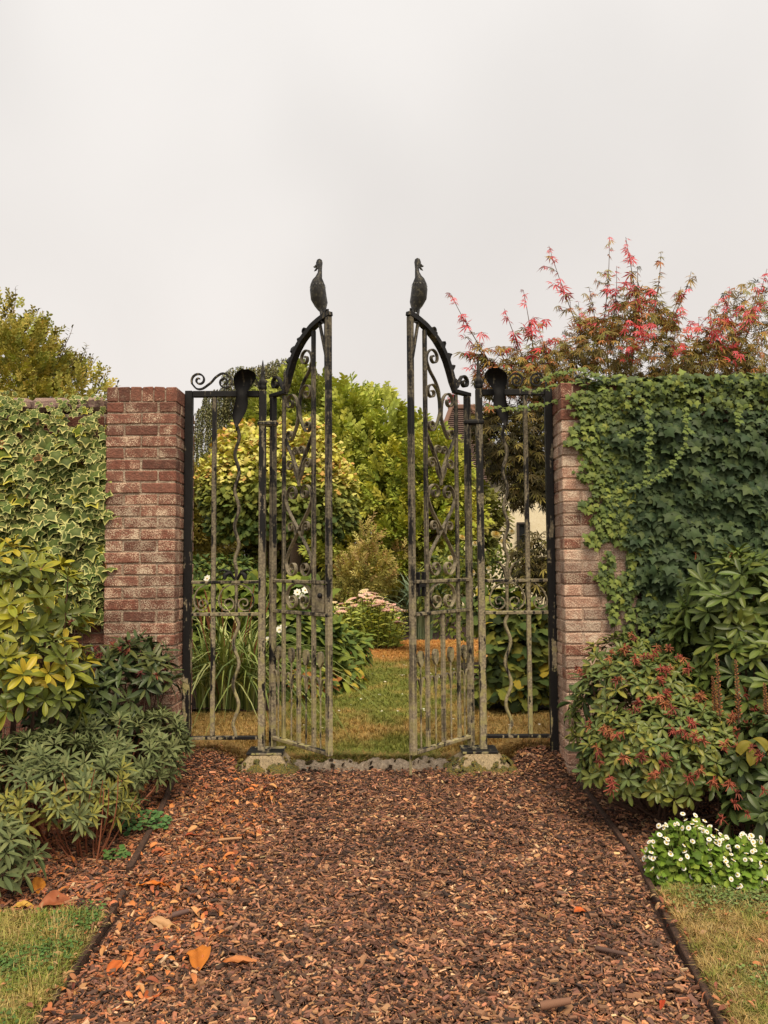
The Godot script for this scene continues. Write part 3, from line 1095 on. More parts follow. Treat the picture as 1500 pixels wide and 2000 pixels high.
func lawn_color(x: float, z: float) -> Color:
	var g := Color(0.29, 0.31, 0.07)
	var s := Color(0.68, 0.44, 0.165)
	var o := Color(0.70, 0.35, 0.11)
	var k := lawn_noise.get_noise_2d(x * 60.0, z * 60.0) * 0.5 + 0.5
	var d := -z
	var dry := smoothstep(0.35, 0.75, k)
	dry = maxf(dry, smoothstep(0.55, 0.75, absf(x + 0.08)) * smoothstep(6.6, 5.6, d))
	dry = clampf(dry - 0.55 * smoothstep(0.8, 0.3, absf(x + 0.1)) * smoothstep(9.0, 7.6, d) * smoothstep(5.5, 6.5, d), 0.0, 1.0)
	var c := g.lerp(s, dry * 0.85)
	return c.lerp(o, smoothstep(8.3, 9.6, d) * (0.75 + 0.25 * k))


func sheet(x0: float, x1: float, z0: float, z1: float, step: float, height: Callable, paint: Callable, m: Material) -> ArrayMesh:
	var mb := MB.new()
	var nx := int(ceil((x1 - x0) / step))
	var nz := int(ceil((z1 - z0) / step))
	for j in nz + 1:
		for i in nx + 1:
			var x := lerpf(x0, x1, float(i) / nx)
			var z := lerpf(z0, z1, float(j) / nz)
			mb.col = paint.call(x, z)
			mb.add(Vector3(x, height.call(x, z), z), Vector3.UP)
	for j in nz:
		for i in nx:
			var p := j * (nx + 1) + i
			mb.q(p, p + 1, p + nx + 2, p + nx + 1)
	mb.smooth()
	return mb.mesh(m)


func tuft(cnt: int, h: float, w: float) -> MB:
	var m := MB.new()
	for i in cnt:
		var an := rng.randf() * TAU
		var lean := rng.randf_range(0.2, 1.5)
		var d := Vector3(cos(an), 0, sin(an))
		var s := Vector3(-sin(an), 0, cos(an)) * w * 0.5
		var b := d * rng.randf_range(0.0, 0.012) + Vector3(rng.randf_range(-0.012, 0.012), 0, rng.randf_range(-0.012, 0.012))
		var hh := h * rng.randf_range(0.5, 1.1)
		var p1 := b + Vector3(0, hh * 0.55, 0) + d * hh * lean * 0.35
		var p2 := b + Vector3(0, hh * (1.0 - 0.35 * lean), 0) + d * hh * lean
		var nn := (Vector3.UP + d * -0.4).normalized()
		var k := rng.randf_range(0.7, 1.0)
		m.col = Color(k, k, k)
		var a0 := m.add(b - s, nn)
		var a1 := m.add(b + s, nn)
		var a2 := m.add(p1 + s * 0.8, nn)
		var a3 := m.add(p1 - s * 0.8, nn)
		var a4 := m.add(p2, nn)
		m.q(a0, a1, a2, a3)
		m.t(a3, a2, a4)
	return m


func board(label: String, pts: Array, top: float, width := 0.022) -> void:
	var root := thing("edging_board", label, "edging board", Vector3.ZERO, 0.0, "dark boards edging the bark path")
	for i in pts.size() - 1:
		var a: Vector2 = pts[i]
		var b: Vector2 = pts[i + 1]
		var mb := MB.new()
		var d := (b - a).normalized()
		var x := Vector3(d.x, 0, -d.y)
		mb.block(Transform3D(Basis(x, Vector3.UP, x.cross(Vector3.UP)), Vector3((a.x + b.x) / 2, top / 2 - 0.03, -(a.y + b.y) / 2)), Vector3((b - a).length() - 0.004, top + 0.06, width), 0.003, 0.002, rng)
		part("plank", mb.mesh(M.board), root)


func fallen(label: String, px: float, py: float, size: float, color: Color, turn: float, tilt: float, curlup: float, narrow := 0.2) -> void:
	var p := on_ground(px, py)
	var m := blade(size * 1.08, size * 1.08 * narrow, 0.75, 0.75, 0.35 + rng.randf() * 0.3, curlup, 9, Color(0.8, 0.8, 0.8), Color(0.95, 0.95, 0.95), Color(0.6, 0.55, 0.5), true, rng.randf_range(-0.7, 0.7))
	var fx := FastNoiseLite.new()
	fx.seed = int(px * 3.0 + py)
	fx.frequency = 0.9
	for i in m.v.size():
		m.v[i] += Vector3(0.3, 1.0, 0.35) * fx.get_noise_2d(m.v[i].x / size * 4.0, m.v[i].z / size * 7.0) * size * 0.16
	m.smooth()
	var mm: StandardMaterial3D = M.leaf.duplicate()
	mm.albedo_color = color.linear_to_srgb()
	mm.roughness = 0.5
	var o := part("fallen_leaf", m.mesh(mm), self, Transform3D(Basis.from_euler(Vector3(0.15, turn, tilt)), Vector3(p.x, path_y(p.x, p.z) + 0.034, p.z) - Basis.from_euler(Vector3(0.15, turn, tilt)) * Vector3(size * 0.5, 0, 0)))
	tag(o, label, "leaf", "fallen leaves on the bark")


func stick(label: String, px: float, py: float, length: float, r: float, turn: float, color: Color) -> void:
	var p := on_ground(px, py)
	var m := MB.new()
	m.col = color
	m.tube(bend(Vector3(-length / 2, 0, 0), Vector3(length / 2, 0.004, 0), Vector3(0, 0.002, 0.003), 6), PackedFloat32Array([r, r * 1.1, r, r * 0.95, r * 0.9, r * 0.85]), 7)
	m.col = Color(0.55, 0.36, 0.18)
	m.lathe(PackedVector2Array([Vector2(0.0005, 0.0), Vector2(r * 0.86, 0.0)]), Vector3.ZERO, 7)
	var o := part("stick", m.mesh(M.chip), self, Transform3D(Basis.from_euler(Vector3(0, turn, 0.03)), Vector3(p.x, 0.028 + r, p.z)))
	tag(o, label, "stick", "sticks among the bark")


# ---------------------------------------------------------------- plants near the path
func shrub(called: String, label: String, lobes: Array, tips: int, shapes: Array, base: Material, tones: Array, size: float, per: int, e0: float, e1: float, foot: Vector3, stem_m: Material, pick: Callable, low := -0.3, stems := 24) -> Node3D:
	var root := thing(called, label, "shrub", foot)
	var items := []
	var inv := Transform3D(Basis.IDENTITY, foot).inverse()
	var ends := []
	for layer in 2:
		for s in shell(lobes, tips if layer == 0 else int(tips * 0.3), low, 1.0 if layer == 0 else 0.7):
			var d: Vector3 = (s[1] + Vector3(0, 0.55, 0.12) + rnd_dir() * 0.35).normalized()
			rosette(items, inv * s[0], d, per, size * rng.randf_range(0.85, 1.15), e0, e1, pick.call(s[0], layer), shapes.size())
			if layer == 0:
				ends.append([inv * s[0], d])
	leaves(root, "leaf", shapes, base, tones, items)
	for i in mini(stems, ends.size()):
		var e: Array = ends[(i * 7) % ends.size()]
		var m := MB.new()
		var a := Vector3(e[0].x * 0.3 + rng.randf_range(-0.08, 0.08), 0.0, e[0].z * 0.3 + rng.randf_range(-0.06, 0.06))
		m.tube(bend(a, e[0], Vector3(e[0].x * 0.1, -0.03, 0), 6), taper(0.008, 0.003, 6), 5)
		part("stem", m.mesh(stem_m), root)
	return root


func blossom_mesh() -> Array:
	var out := []
	for k in 3:
		var m := MB.new()
		for i in 13:
			var d := (rnd_dir() + Vector3(0, 0.6, 0.2)).normalized()
			var l := rng.randf_range(0.45, 0.85)
			var s := d.cross(Vector3(0.4, 0.2, 0.9)).normalized()
			var f := rng.randf_range(0.6, 1.0)
			m.col = Color(f, f * rng.randf_range(0.75, 1.0), f)
			m.tube(PackedVector3Array([Vector3.ZERO, d * l * 0.5 + s * 0.1, d * l + s * 0.4 + Vector3(0, -0.15, 0)]), PackedFloat32Array([0.05, 0.10, 0.05]), 3)
		out.append(m)
	return out


func spent_flowers(root: Node3D, spots: Array, size: float, tones: Array) -> void:
	var shapes := blossom_mesh()
	var made := {}
	var inv := root.transform.inverse()
	for p in spots:
		var key := Vector2i(rng.randi() % 3, rng.randi() % tones.size())
		if not made.has(key):
			made[key] = shapes[key.x].mesh(mat(tones[key.y], 0.75))
		part("spent_flower", made[key], root, Transform3D(Basis.from_euler(Vector3(rng.randf_range(-0.3, 0.6), rng.randf() * TAU, 0)).scaled(Vector3.ONE * size * rng.randf_range(0.7, 1.2)), inv * p))


func ivy_on_wall(root: Node3D, items: Array, cnt: int, area: Rect2, edge: Callable, zf: float, big: float, small: float, pick: Callable) -> void:
	for i in cnt:
		var x := rng.randf_range(area.position.x, area.end.x)
		var y := rng.randf_range(area.position.y, area.end.y)
		var k: float = edge.call(x, y)         # 0 outside, up to 1 deep inside
		if k <= 0.0 or rng.randf() > 0.25 + k:
			continue
		var s := lerpf(small, big, smoothstep(0.25, 0.9, k)) * rng.randf_range(0.55, 1.25) * lerpf(1.0, 0.62, smoothstep(1.95, 2.2, y))
		var lump := clampf(0.5 + 1.1 * bumps_noise.get_noise_2d(x * 75.0, y * 75.0), 0.05, 1.0)
		var off := 0.012 + (0.03 + 0.10 * lump) * k * pow(rng.randf(), 0.6)
		var yaw := rng.randf_range(-1.25, 1.25)
		var tip := Vector3(sin(yaw), -cos(yaw), rng.randf_range(-0.1, 0.7))
		var nn := Vector3(rng.randf_range(-0.75, 0.75), rng.randf_range(-0.1, 1.1), 1.0)
		items.append([Transform3D(aim(tip, nn, s), Vector3(x, y, -zf + off)), 0 if rng.randf() < 0.5 else 1, pick.call(x, y, k)])


func tendril(root: Node3D, pts: Array, items: Array, size: float, tone: int, r := 0.0025) -> void:
	var cv := Curve3D.new()
	cv.bake_interval = 0.02
	for i in pts.size():
		var tg: Vector3 = (pts[mini(i + 1, pts.size() - 1)] - pts[maxi(i - 1, 0)]) * 0.2
		cv.add_point(pts[i], -tg, tg)
	var bp := cv.get_baked_points()
	var m := MB.new()
	m.tube(bp, PackedFloat32Array([r]), 4)
	part("vine_stem", m.mesh(M.greenstem), root)
	for i in range(0, bp.size(), 2):
		for e in 2:
			var yaw := rng.randf_range(-1.6, 1.6)
			items.append([Transform3D(aim(Vector3(sin(yaw), -cos(yaw) * 0.7, 0.4), Vector3(rng.randf_range(-0.4, 0.4), 0.6, 1), size * rng.randf_range(0.6, 1.1)), bp[i] + Vector3(rng.randf_range(-0.012, 0.012), rng.randf_range(-0.012, 0.012), 0.008)), 0, tone])


func leafy(items: Array, inv: Transform3D, lobes: Array, cnt: int, size: float, pick: Callable, shapes := 2, low := -0.5, droop := 0.5, inners := [1.0, 0.8]) -> void:
	for k in inners:
		for s in shell(lobes, int(cnt / inners.size()), low, k):
			var nn: Vector3 = (s[1] + Vector3(0, 0.7, 0.2) + rnd_dir() * 0.45).normalized()
			var tip: Vector3 = (s[1] * 0.7 + Vector3(0, -droop, 0) + rnd_dir() * 0.7).normalized()
			items.append([Transform3D(aim(tip, nn, size * rng.randf_range(0.7, 1.2)), inv * s[0]), rng.randi() % shapes, pick.call(s[0], k)])


func strap_plant(root: Node3D, cnt: int, length: float, width: float, spread: float, tones: Array, arch := 1.0, called := "leaf") -> void:
	for i in cnt:
		var an := rng.randf() * TAU
		var d := Vector3(cos(an), 0, sin(an))
		var lean := rng.randf_range(0.3, 1.5) * arch
		var l := length * rng.randf_range(0.6, 1.1)
		var m := MB.new()
		var prev := []
		var side := Vector3(-d.z, 0, d.x)
		for k in 8:
			var t := k / 7.0
			var p := d * (rng.randf() * 0.0 + l * lean * t * t * 0.75 + 0.02) + Vector3(0, l * (t - 0.62 * lean * t * t * t), 0)
			var w := width * (1.0 - pow(t, 2.5)) * 0.5 + 0.0006
			var ids := [m.add(p - side * w + Vector3(0, w * 0.4, 0), Vector3.UP), m.add(p, Vector3.UP), m.add(p + side * w + Vector3(0, w * 0.4, 0), Vector3.UP)]
			if prev.size():
				m.q(prev[0], prev[1], ids[1], ids[0])
				m.q(prev[1], prev[2], ids[2], ids[1])
			prev = ids
		m.smooth()
		part(called, m.mesh(tones[rng.randi() % tones.size()]), root, Transform3D(Basis.IDENTITY, Vector3(rng.randf_range(-spread, spread), 0, rng.randf_range(-spread, spread) * 0.6)))


func _ready() -> void:
	rng.seed = 20240917
	# camera, sky, light, exposure
	cam = Camera3D.new()
	cam.name = "camera"
	cam.fov = rad_to_deg(2.0 * atan(1000.0 / FOCAL))
	cam.near = 0.05
	cam.far = 600.0
	cam.position = EYE
	cam.basis = Basis(Vector3.RIGHT, deg_to_rad(3.41)) * Basis(Vector3.BACK, deg_to_rad(-0.35))
	add_child(cam)
	cam.current = true
	var env := Environment.new()
	env.background_mode = Environment.BG_SKY
	env.tonemap_mode = Environment.TONE_MAPPER_LINEAR
	env.tonemap_exposure = 2.2
	env.sdfgi_enabled = true
	env.ssao_enabled = true
	env.ssil_enabled = true
	var sm := ProceduralSkyMaterial.new()
	sm.sky_energy_multiplier = 0.692
	sm.sky_top_color = Color(0.88, 0.866, 0.854)
	sm.sky_horizon_color = Color(0.925, 0.893, 0.868)
	sm.sky_curve = 0.3
	sm.ground_bottom_color = Color(0.35, 0.30, 0.24)
	sm.ground_horizon_color = Color(0.60, 0.56, 0.50)
	var cv := FastNoiseLite.new()
	cv.frequency = 0.0045
	cv.fractal_octaves = 4
	cv.seed = 4
	var ci := cv.get_seamless_image(1024, 512)
	ci.convert(Image.FORMAT_L8)
	var cb := ci.get_data()
	var cloud := PackedByteArray()
	cloud.resize(1024 * 512 * 4)
	for i in 1024 * 512:
		cloud[i * 4] = 235
		cloud[i * 4 + 1] = 232
		cloud[i * 4 + 2] = 228
		cloud[i * 4 + 3] = int(255.0 * (0.03 + 0.12 * smoothstep(0.20, 0.85, cb[i] / 255.0)))
	sm.sky_cover = ImageTexture.create_from_image(Image.create_from_data(1024, 512, false, Image.FORMAT_RGBA8, cloud))
	var sky := Sky.new()
	sky.sky_material = sm
	env.sky = sky
	var we := WorldEnvironment.new()
	we.name = "world_environment"
	we.environment = env
	add_child(we)
	var sun := DirectionalLight3D.new()
	sun.name = "sun"
	sun.light_energy = 0.5
	sun.light_color = Color(1.0, 0.94, 0.84)
	sun.light_angular_distance = 35.0
	sun.shadow_enabled = true
	sun.rotation_degrees = Vector3(-60, 16, 0)
	add_child(sun)

	make_materials()
	bumps_noise.frequency = 0.05
	bumps_noise.seed = 8
	lawn_noise.frequency = 0.03
	lawn_noise.seed = 12
	ground()
	walls()
	gates()
	garden()
	ivy()
	left_shrubs()
	right_shrubs()
	foreground()


func ground() -> void:
	var white := func(_x, _z): return Color.WHITE
	struct("ground", sheet(-300, 300, -300, 300, 100.0, func(_x, _z): return -0.05, func(_x, _z): return Color(0.12, 0.12, 0.04), M.turf))
	struct("path", sheet(-3.2, 3.2, -4.95, 1.5, 0.05, path_y, white, M.soil))
	struct("lawn", sheet(-6.0, 6.0, -11.2, -4.82, 0.05, lawn_y, lawn_color, M.turf))
	struct("flower_bed", sheet(-9.0, 9.0, -16.0, -11.1, 0.25, func(x, z): return 0.10 + 0.02 * sin(x * 7.0) * cos(z * 5.0), white, M.soil))
	for sx in [-1.0, 1.0]:
		struct("planting_bed", sheet(-4.6 if sx < 0 else 0.80, -0.86 if sx < 0 else 4.6, -8.6, -5.95, 0.1, func(x, z): return 0.125 + 0.012 * sin(x * 9.0 + z * 4.0), white, M.soil))
	# lawn grass
	var kinds := [tuft(9, 0.04, 0.003), tuft(11, 0.055, 0.003)]
	for k in 2:
		var xfs := []
		var cols := PackedColorArray()
		for i in 26000:
			var z := -4.86 - 6.2 * pow(rng.randf(), 1.5)
			var x := rng.randf_range(-0.30, 0.26) * -z
			if -z > 5.9 and (x < -0.75 + 0.25 * maxf(0.0, -z - 7.0) * 0.4 or x > 0.85 + 0.1 * (-z - 6.0)):
				continue
			xfs.append(Transform3D(Basis(Vector3.UP, rng.randf() * TAU).scaled(Vector3.ONE * rng.randf_range(0.6, 1.15)), Vector3(x, lawn_y(x, z) - 0.004, z)))
			cols.append(jitter(lawn_color(x, z) * 1.0, 0.3))
		many("lawn_grass", kinds[k].mesh(M.grass), xfs, cols, self)
	# the ragged dead grass at the lip of the lawn
	var lip := []
	var lipc := PackedColorArray()
	for i in 5200:
		var x := rng.randf_range(-1.25, 1.1)
		var z := -4.86 + rng.randf_range(-0.10, 0.035)
		if absf(x + 0.08) < 0.5 and z > -4.9:
			z -= 0.06
		lip.append(Transform3D(Basis(Vector3.UP, rng.randf() * TAU).scaled(Vector3.ONE * rng.randf_range(0.6, 1.2)), Vector3(x, lawn_y(x, z) - 0.004, z)))
		lipc.append(jitter(Color(0.42, 0.27, 0.10) if absf(x + 0.08) > 0.45 or rng.randf() < 0.3 else Color(0.18, 0.19, 0.045), 0.3))
	many("dead_grass", tuft(9, 0.07, 0.003).mesh(M.grass), lip, lipc, self)
	var bits := []
	var bitc := PackedColorArray()
	for i in 130:
		var z := rng.randf_range(-9.5, -5.2)
		var x := rng.randf_range(-0.14, 0.2) * -z
		bits.append(Transform3D(Basis.from_euler(Vector3(rng.randf_range(-0.4, 0.4), rng.randf() * TAU, 0)).scaled(Vector3.ONE * rng.randf_range(0.014, 0.035)), Vector3(x, lawn_y(x, z) + 0.028, z)))
		bitc.append(jitter(Color(0.72, 0.68, 0.52), 0.15))
	many("fallen_petals", blade(1.0, 0.33, 0.6, 0.6, 0.2, 0.3, 3).mesh(M.petal), bits, bitc, self)


func walls() -> void:
	var left := thing("brick_pier", "red brick pier with white lime bloom beside the variegated ivy", "brick pier", Vector3.ZERO, 0.0, "brick piers of the gateway")
	pier(left, -1.655, -1.237, 4.58, 5.02, M.mortar, func(k): return (1 if rng.randf() < 0.55 else 0) if k > 23 else (1 if rng.randf() < 0.2 else 2))
	var right := thing("brick_pier", "pale pinkish brick pier half covered by small leaved green ivy", "brick pier", Vector3.ZERO, 0.0, "brick piers of the gateway")
	pier(right, 1.052, 1.48, 4.54, 5.0, M.mortar_pale, func(k): return (0 if k > 29 else 3) if rng.randf() < 0.9 else 2)
	var wl := thing("garden_wall", "brick garden wall under variegated ivy with a worn coping", "garden wall", Vector3.ZERO, 0.0, "garden walls beside the gateway")
	garden_wall(wl, -4.4, -1.657, 4.68, 4.91, func(c): return c.x > -2.15 and c.y < 1.1 or c.x > -2.4 and c.y > 1.95)
	var wr := thing("garden_wall", "brick garden wall wholly hidden under dark green ivy", "garden wall", Vector3.ZERO, 0.0, "garden walls beside the gateway")
	garden_wall(wr, 1.482, 4.6, 4.66, 4.89, func(c): return c.x < 1.75 and c.y > 0.4)
	# stone plinths and threshold
	for e in 2:
		var x := [-0.722, 0.572][e] as float
		var root := thing("stone_plinth", ["mossy stone plinth under the post by the locked leaf", "larger mossy stone plinth under the post by the drop bolt"][e], "plinth", Vector3(x, 0, -4.77), 0.0, "stone plinths under the gate posts")
		var m := MB.new()
		var n := 16
		var prev := -1
		var nz := FastNoiseLite.new()
		nz.frequency = 6.0
		nz.seed = 3 + e
		for j in 9:
			var t := j / 8.0
			var y := lerpf(-0.03, 0.098, minf(1.0, t * 1.35))
			var w := lerpf(0.205 + 0.03 * e, 0.10, pow(minf(1.0, t * 1.35), 0.9)) * (1.0 if t < 0.76 else lerpf(1.0, 0.02, (t - 0.76) / 0.24))
			var first := m.v.size()
			for k in 4 * n:
				var an := TAU * k / (4 * n)
				var c := Vector2(cos(an), sin(an))
				c /= maxf(absf(c.x), absf(c.y)) * 0.75 + 0.25
				var p := Vector3(c.x * w, y, c.y * w * 0.85)
				p *= 1.0 + 0.10 * nz.get_noise_3dv(p)
				p.y = minf(p.y, 0.0985)
				m.add(p, Vector3.UP)
			if prev >= 0:
				for k in 4 * n:
					var k2 := (k + 1) % (4 * n)
					m.q(prev + k, prev + k2, first + k2, first + k)
			prev = first
		m.smooth()
		part("stone", m.mesh(M.stone), root)
		var xfs := []
		var cols := PackedColorArray()
		var mn := FastNoiseLite.new()
		mn.frequency = 15.0
		mn.seed = 5 + e
		for i in 9000:
			var an := rng.randf_range(-0.25, PI + 0.25)
			var t := pow(rng.randf(), 0.8)
			var w := lerpf(0.213 + 0.03 * e, 0.125, t)
			var c := Vector2(cos(an), sin(an))
			c /= maxf(absf(c.x), absf(c.y)) * 0.75 + 0.25
			var p := Vector3(c.x * w, lerpf(0.0, 0.082, t), c.y * w * 0.85)
			if mn.get_noise_3dv(p) < lerpf(-0.3, 0.42, smoothstep(0.2, 1.0, t)):
				continue
			xfs.append(Transform3D(Basis.from_euler(Vector3(rng.randf() * 3, rng.randf() * 3, 0)).scaled(Vector3.ONE * rng.randf_range(0.004, 0.009)), p))
			cols.append(jitter(Color(0.15, 0.11, 0.015) if rng.randf() < 0.5 else Color(0.07, 0.068, 0.014), 0.35))
		var blob := SphereMesh.new()
		blob.radius = 1.0
		blob.height = 1.6
		blob.radial_segments = 6
		blob.rings = 3
		blob.material = M.petal
		many("moss", blob, xfs, cols, root)
	var kb := thing("stone_threshold", "rough grey stone threshold across the opening between the plinths", "threshold", Vector3(-0.07, 0, -4.80))
	var kn := FastNoiseLite.new()
	kn.frequency = 5.0
	kn.fractal_octaves = 4
	kn.seed = 30
	var m := MB.new()
	var prof := [Vector2(0.125, -0.05), Vector2(0.12, -0.01), Vector2(0.112, 0.012), Vector2(0.095, 0.027), Vector2(0.06, 0.034), Vector2(0.03, 0.036), Vector2(0.0, 0.036), Vector2(-0.03, 0.036), Vector2(-0.09, 0.028), Vector2(-0.11, -0.02)]
	var steps := 150
	for j in steps + 1:
		var x := lerpf(-0.53, 0.53, float(j) / steps)
		for p in prof:
			var q := Vector3(x, p.y, p.x)
			var k := kn.get_noise_3dv(q * Vector3(1, 2, 2))
			q.y *= 0.78 + 0.55 * kn.get_noise_1d(x * 1.6 + 3.0) if q.y > 0 else 1.0
			q.z += 0.03 * kn.get_noise_1d(x * 0.9 + 9.0)
			m.add(q + Vector3(0, 0.034, 0.06) * (k + 0.6 * kn.get_noise_3dv(q * 4.0)) * (1.0 if p.y > -0.01 else 0.6), Vector3.UP)
	for j in steps:
		for k in prof.size() - 1:
			var p := j * prof.size() + k
			m.q(p, p + 1, p + prof.size() + 1, p + prof.size())
	m.smooth()
	part("stone", m.mesh(M.kerb), kb)


func gates() -> void:
	side_panel("black framed iron panel between the lime spotted pier and the gate", Vector3(-0.753, 0, -4.78), true, 0.458)
	side_panel("black framed iron panel between the gate and the ivy covered pier", Vector3(0.596, 0, -4.78), false, 0.432)
	gate_leaf("tall iron gate leaf with lock box and pheasant, hung by the speckled pier", Vector3(-0.687, 0, -4.78), Vector3(-0.313, 0, -4.37), true)
	gate_leaf("tall iron gate leaf with latch keeper, drop bolt and pheasant", Vector3(0.522, 0, -4.78), Vector3(0.157, 0, -4.375), false)


func ivy() -> void:
	var o := ivy_outline()
	var root := thing("ivy", "cream edged variegated ivy hanging over the brick wall", "ivy", Vector3(-2.1, 0, -4.68))
	var items := []
	var shapes := [lobed(o, 1.0, 0.74, Color(1, 1, 1), Color(0.105, 0.155, 0.10), Color(0.19, 0.25, 0.17), 0.2, 0.16), lobed(o, 1.0, 0.82, Color(0.95, 0.95, 0.9), Color(0.085, 0.13, 0.09), Color(0.17, 0.22, 0.15), 0.35, 0.12)]
	var tones := [Color(0.68, 0.65, 0.24), Color(0.78, 0.74, 0.29), Color(0.55, 0.56, 0.20), Color(0.78, 0.68, 0.11), Color(0.48, 0.21, 0.09)]
	var nz := FastNoiseLite.new()
	nz.frequency = 2.4
	nz.seed = 3
	var edge := func(x: float, y: float) -> float:
		var right := lerpf(-1.62, -1.54, smoothstep(2.1, 1.8, y)) + 0.045 * sin(y * 17.0)
		if y < 1.2:
			right -= 0.07
		var low := 0.90 - 0.22 * smoothstep(-1.7, -2.1, x) + 0.03 * sin(x * 23.0)
		var top := 2.27 + 0.03 * sin(x * 13.0)
		var k := minf(minf((right - x) / 0.25, (y - low) / 0.25), (top - y) / 0.18)
		if k > 0.0 and y > 2.02:
			k *= 0.30 + 1.0 * smoothstep(-0.35, 0.2, nz.get_noise_2d(x * 2.0, y * 2.0)) + (0.6 if x < -2.15 else 0.0)
		return clampf(k + (0.25 if k > 0.0 else 0.0), 0.0, 1.0)
	ivy_on_wall(root, items, 4300, Rect2(-3.0, 0.6, 1.6, 1.7), edge, 4.66, 0.080, 0.050, func(_x, y, _k): return 4 if rng.randf() < 0.014 else (3 if rng.randf() < 0.06 else (1 if y > 1.9 and rng.randf() < 0.7 else rng.randi() % 3)))
	var inv := root.transform.inverse()
	for it in items:
		it[0] = inv * it[0]
	leaves(root, "leaf", shapes, M.leaf, tones, items)
	var st := []
	tendril(root, [inv * Vector3(-1.75, 0.95, -4.66), inv * Vector3(-1.8, 1.5, -4.65), inv * Vector3(-1.95, 2.1, -4.65)], st, 0.05, 0, 0.005)

	root = thing("ivy", "dense dark green ivy climbing pier and wall, pale at its tips", "ivy", Vector3(2.0, 0, -4.6))
	inv = root.transform.inverse()
	items = []
	shapes = [lobed(o, 1.0, 0.6, Color(0.92, 0.92, 0.92), Color(0.85, 0.85, 0.85), Color(1, 1, 0.95), 0.2), lobed(o, 1.0, 0.55, Color(0.88, 0.9, 0.88), Color(0.8, 0.82, 0.8), Color(1, 1, 0.92), 0.38)]
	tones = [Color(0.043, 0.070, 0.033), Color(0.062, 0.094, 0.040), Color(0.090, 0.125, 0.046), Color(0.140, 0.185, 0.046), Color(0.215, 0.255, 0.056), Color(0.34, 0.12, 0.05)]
	var left := Curve2D.new()
	var bound := [Vector2(0.4, 1.43), Vector2(0.79, 1.34), Vector2(1.09, 1.25), Vector2(1.39, 1.20), Vector2(1.69, 1.17), Vector2(1.985, 1.10), Vector2(2.3, 1.12)]
	var edge2 := func(x: float, y: float) -> float:
		var b := 1.43
		for i in bound.size() - 1:
			if y >= bound[i].x and y <= bound[i + 1].x:
				b = lerpf(bound[i].y, bound[i + 1].y, (y - bound[i].x) / (bound[i + 1].x - bound[i].x))
		b += 0.035 * sin(y * 31.0) + 0.02 * sin(y * 67.0)
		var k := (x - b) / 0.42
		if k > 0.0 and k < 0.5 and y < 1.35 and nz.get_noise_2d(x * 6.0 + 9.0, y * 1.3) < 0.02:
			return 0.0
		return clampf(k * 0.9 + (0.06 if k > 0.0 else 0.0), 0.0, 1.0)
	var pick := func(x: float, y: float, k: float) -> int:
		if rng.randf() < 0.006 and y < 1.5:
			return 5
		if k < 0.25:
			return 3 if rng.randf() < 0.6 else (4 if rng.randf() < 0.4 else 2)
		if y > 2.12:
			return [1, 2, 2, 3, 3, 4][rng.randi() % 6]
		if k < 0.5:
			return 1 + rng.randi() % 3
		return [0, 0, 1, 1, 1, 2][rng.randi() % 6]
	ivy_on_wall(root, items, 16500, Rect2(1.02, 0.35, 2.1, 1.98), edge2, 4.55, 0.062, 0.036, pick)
	for i in 1750:
		var y := rng.randf_range(0.75, 2.25)
		var b := 1.43
		for j in bound.size() - 1:
			if y >= bound[j].x and y <= bound[j + 1].x:
				b = lerpf(bound[j].y, bound[j + 1].y, (y - bound[j].x) / (bound[j + 1].x - bound[j].x))
		var x := b + 0.045 * sin(y * 31.0) + 0.02 * sin(y * 67.0) + 0.30 * pow(rng.randf(), 0.75)
		if y < 1.4 and nz.get_noise_2d(x * 6.0 + 9.0, y * 1.3) < -0.06:
			continue
		var yaw := rng.randf_range(-1.0, 1.0)
		items.append([Transform3D(aim(Vector3(sin(yaw), -cos(yaw), 0.4), Vector3(rng.randf_range(-0.5, 0.5), rng.randf_range(0.1, 0.9), 1.0), rng.randf_range(0.026, 0.048)), Vector3(x, y, -4.535 + rng.randf_range(0.012, 0.04))), rng.randi() % 2, [2, 3, 3, 3, 4][rng.randi() % 5]])
	# over the top of pier and wall
	for i in 2400:
		var x := rng.randf_range(1.14, 3.3)
		var h := 2.27 + 0.045 * nz.get_noise_1d(x * 30.0)
		var p := Vector3(x, h + rng.randf_range(0.0, 0.07), -4.5 - rng.randf() * 0.4)
		items.append([Transform3D(aim(Vector3(rng.randf_range(-1, 1), rng.randf_range(-0.6, 0.4), rng.randf_range(-0.3, 1)), Vector3(rng.randf_range(-0.4, 0.4), 1, 0.8), rng.randf_range(0.035, 0.068)), p), rng.randi() % 2, [2, 3, 3, 4, 1, 2][rng.randi() % 6]])
	for t in [
		[at(1180, 770, 4.5), at(1120, 775, 4.6), at(1060, 790, 4.66), at(1000, 797, 4.70), at(958, 792, 4.72)],
		[at(1180, 760, 4.5), at(1110, 748, 4.6), at(1050, 762, 4.66), at(1015, 758, 4.70)],
		[at(1200, 745, 4.5), at(1150, 728, 4.55), at(1120, 722, 4.6), at(1060, 740, 4.68)],
		[at(1262, 790, 4.40), at(1268, 840, 4.38), at(1266, 900, 4.38), at(1262, 925, 4.39)],
		[at(1338, 800, 4.40), at(1343, 850, 4.37), at(1325, 890, 4.36), at(1280, 935, 4.36), at(1220, 955, 4.38)],
		[at(1245, 835, 4.42), at(1222, 850, 4.42), at(1208, 852, 4.42)], [at(1440, 790, 4.40), at(1442, 840, 4.38)]]:
		tendril(root, t, items, 0.032, 3, 0.002)
	for it in items:
		it[0] = inv * it[0]
	for c in root.get_children():
		c.transform = inv * c.transform
	leaves(root, "leaf", shapes, M.leaf, tones, items)


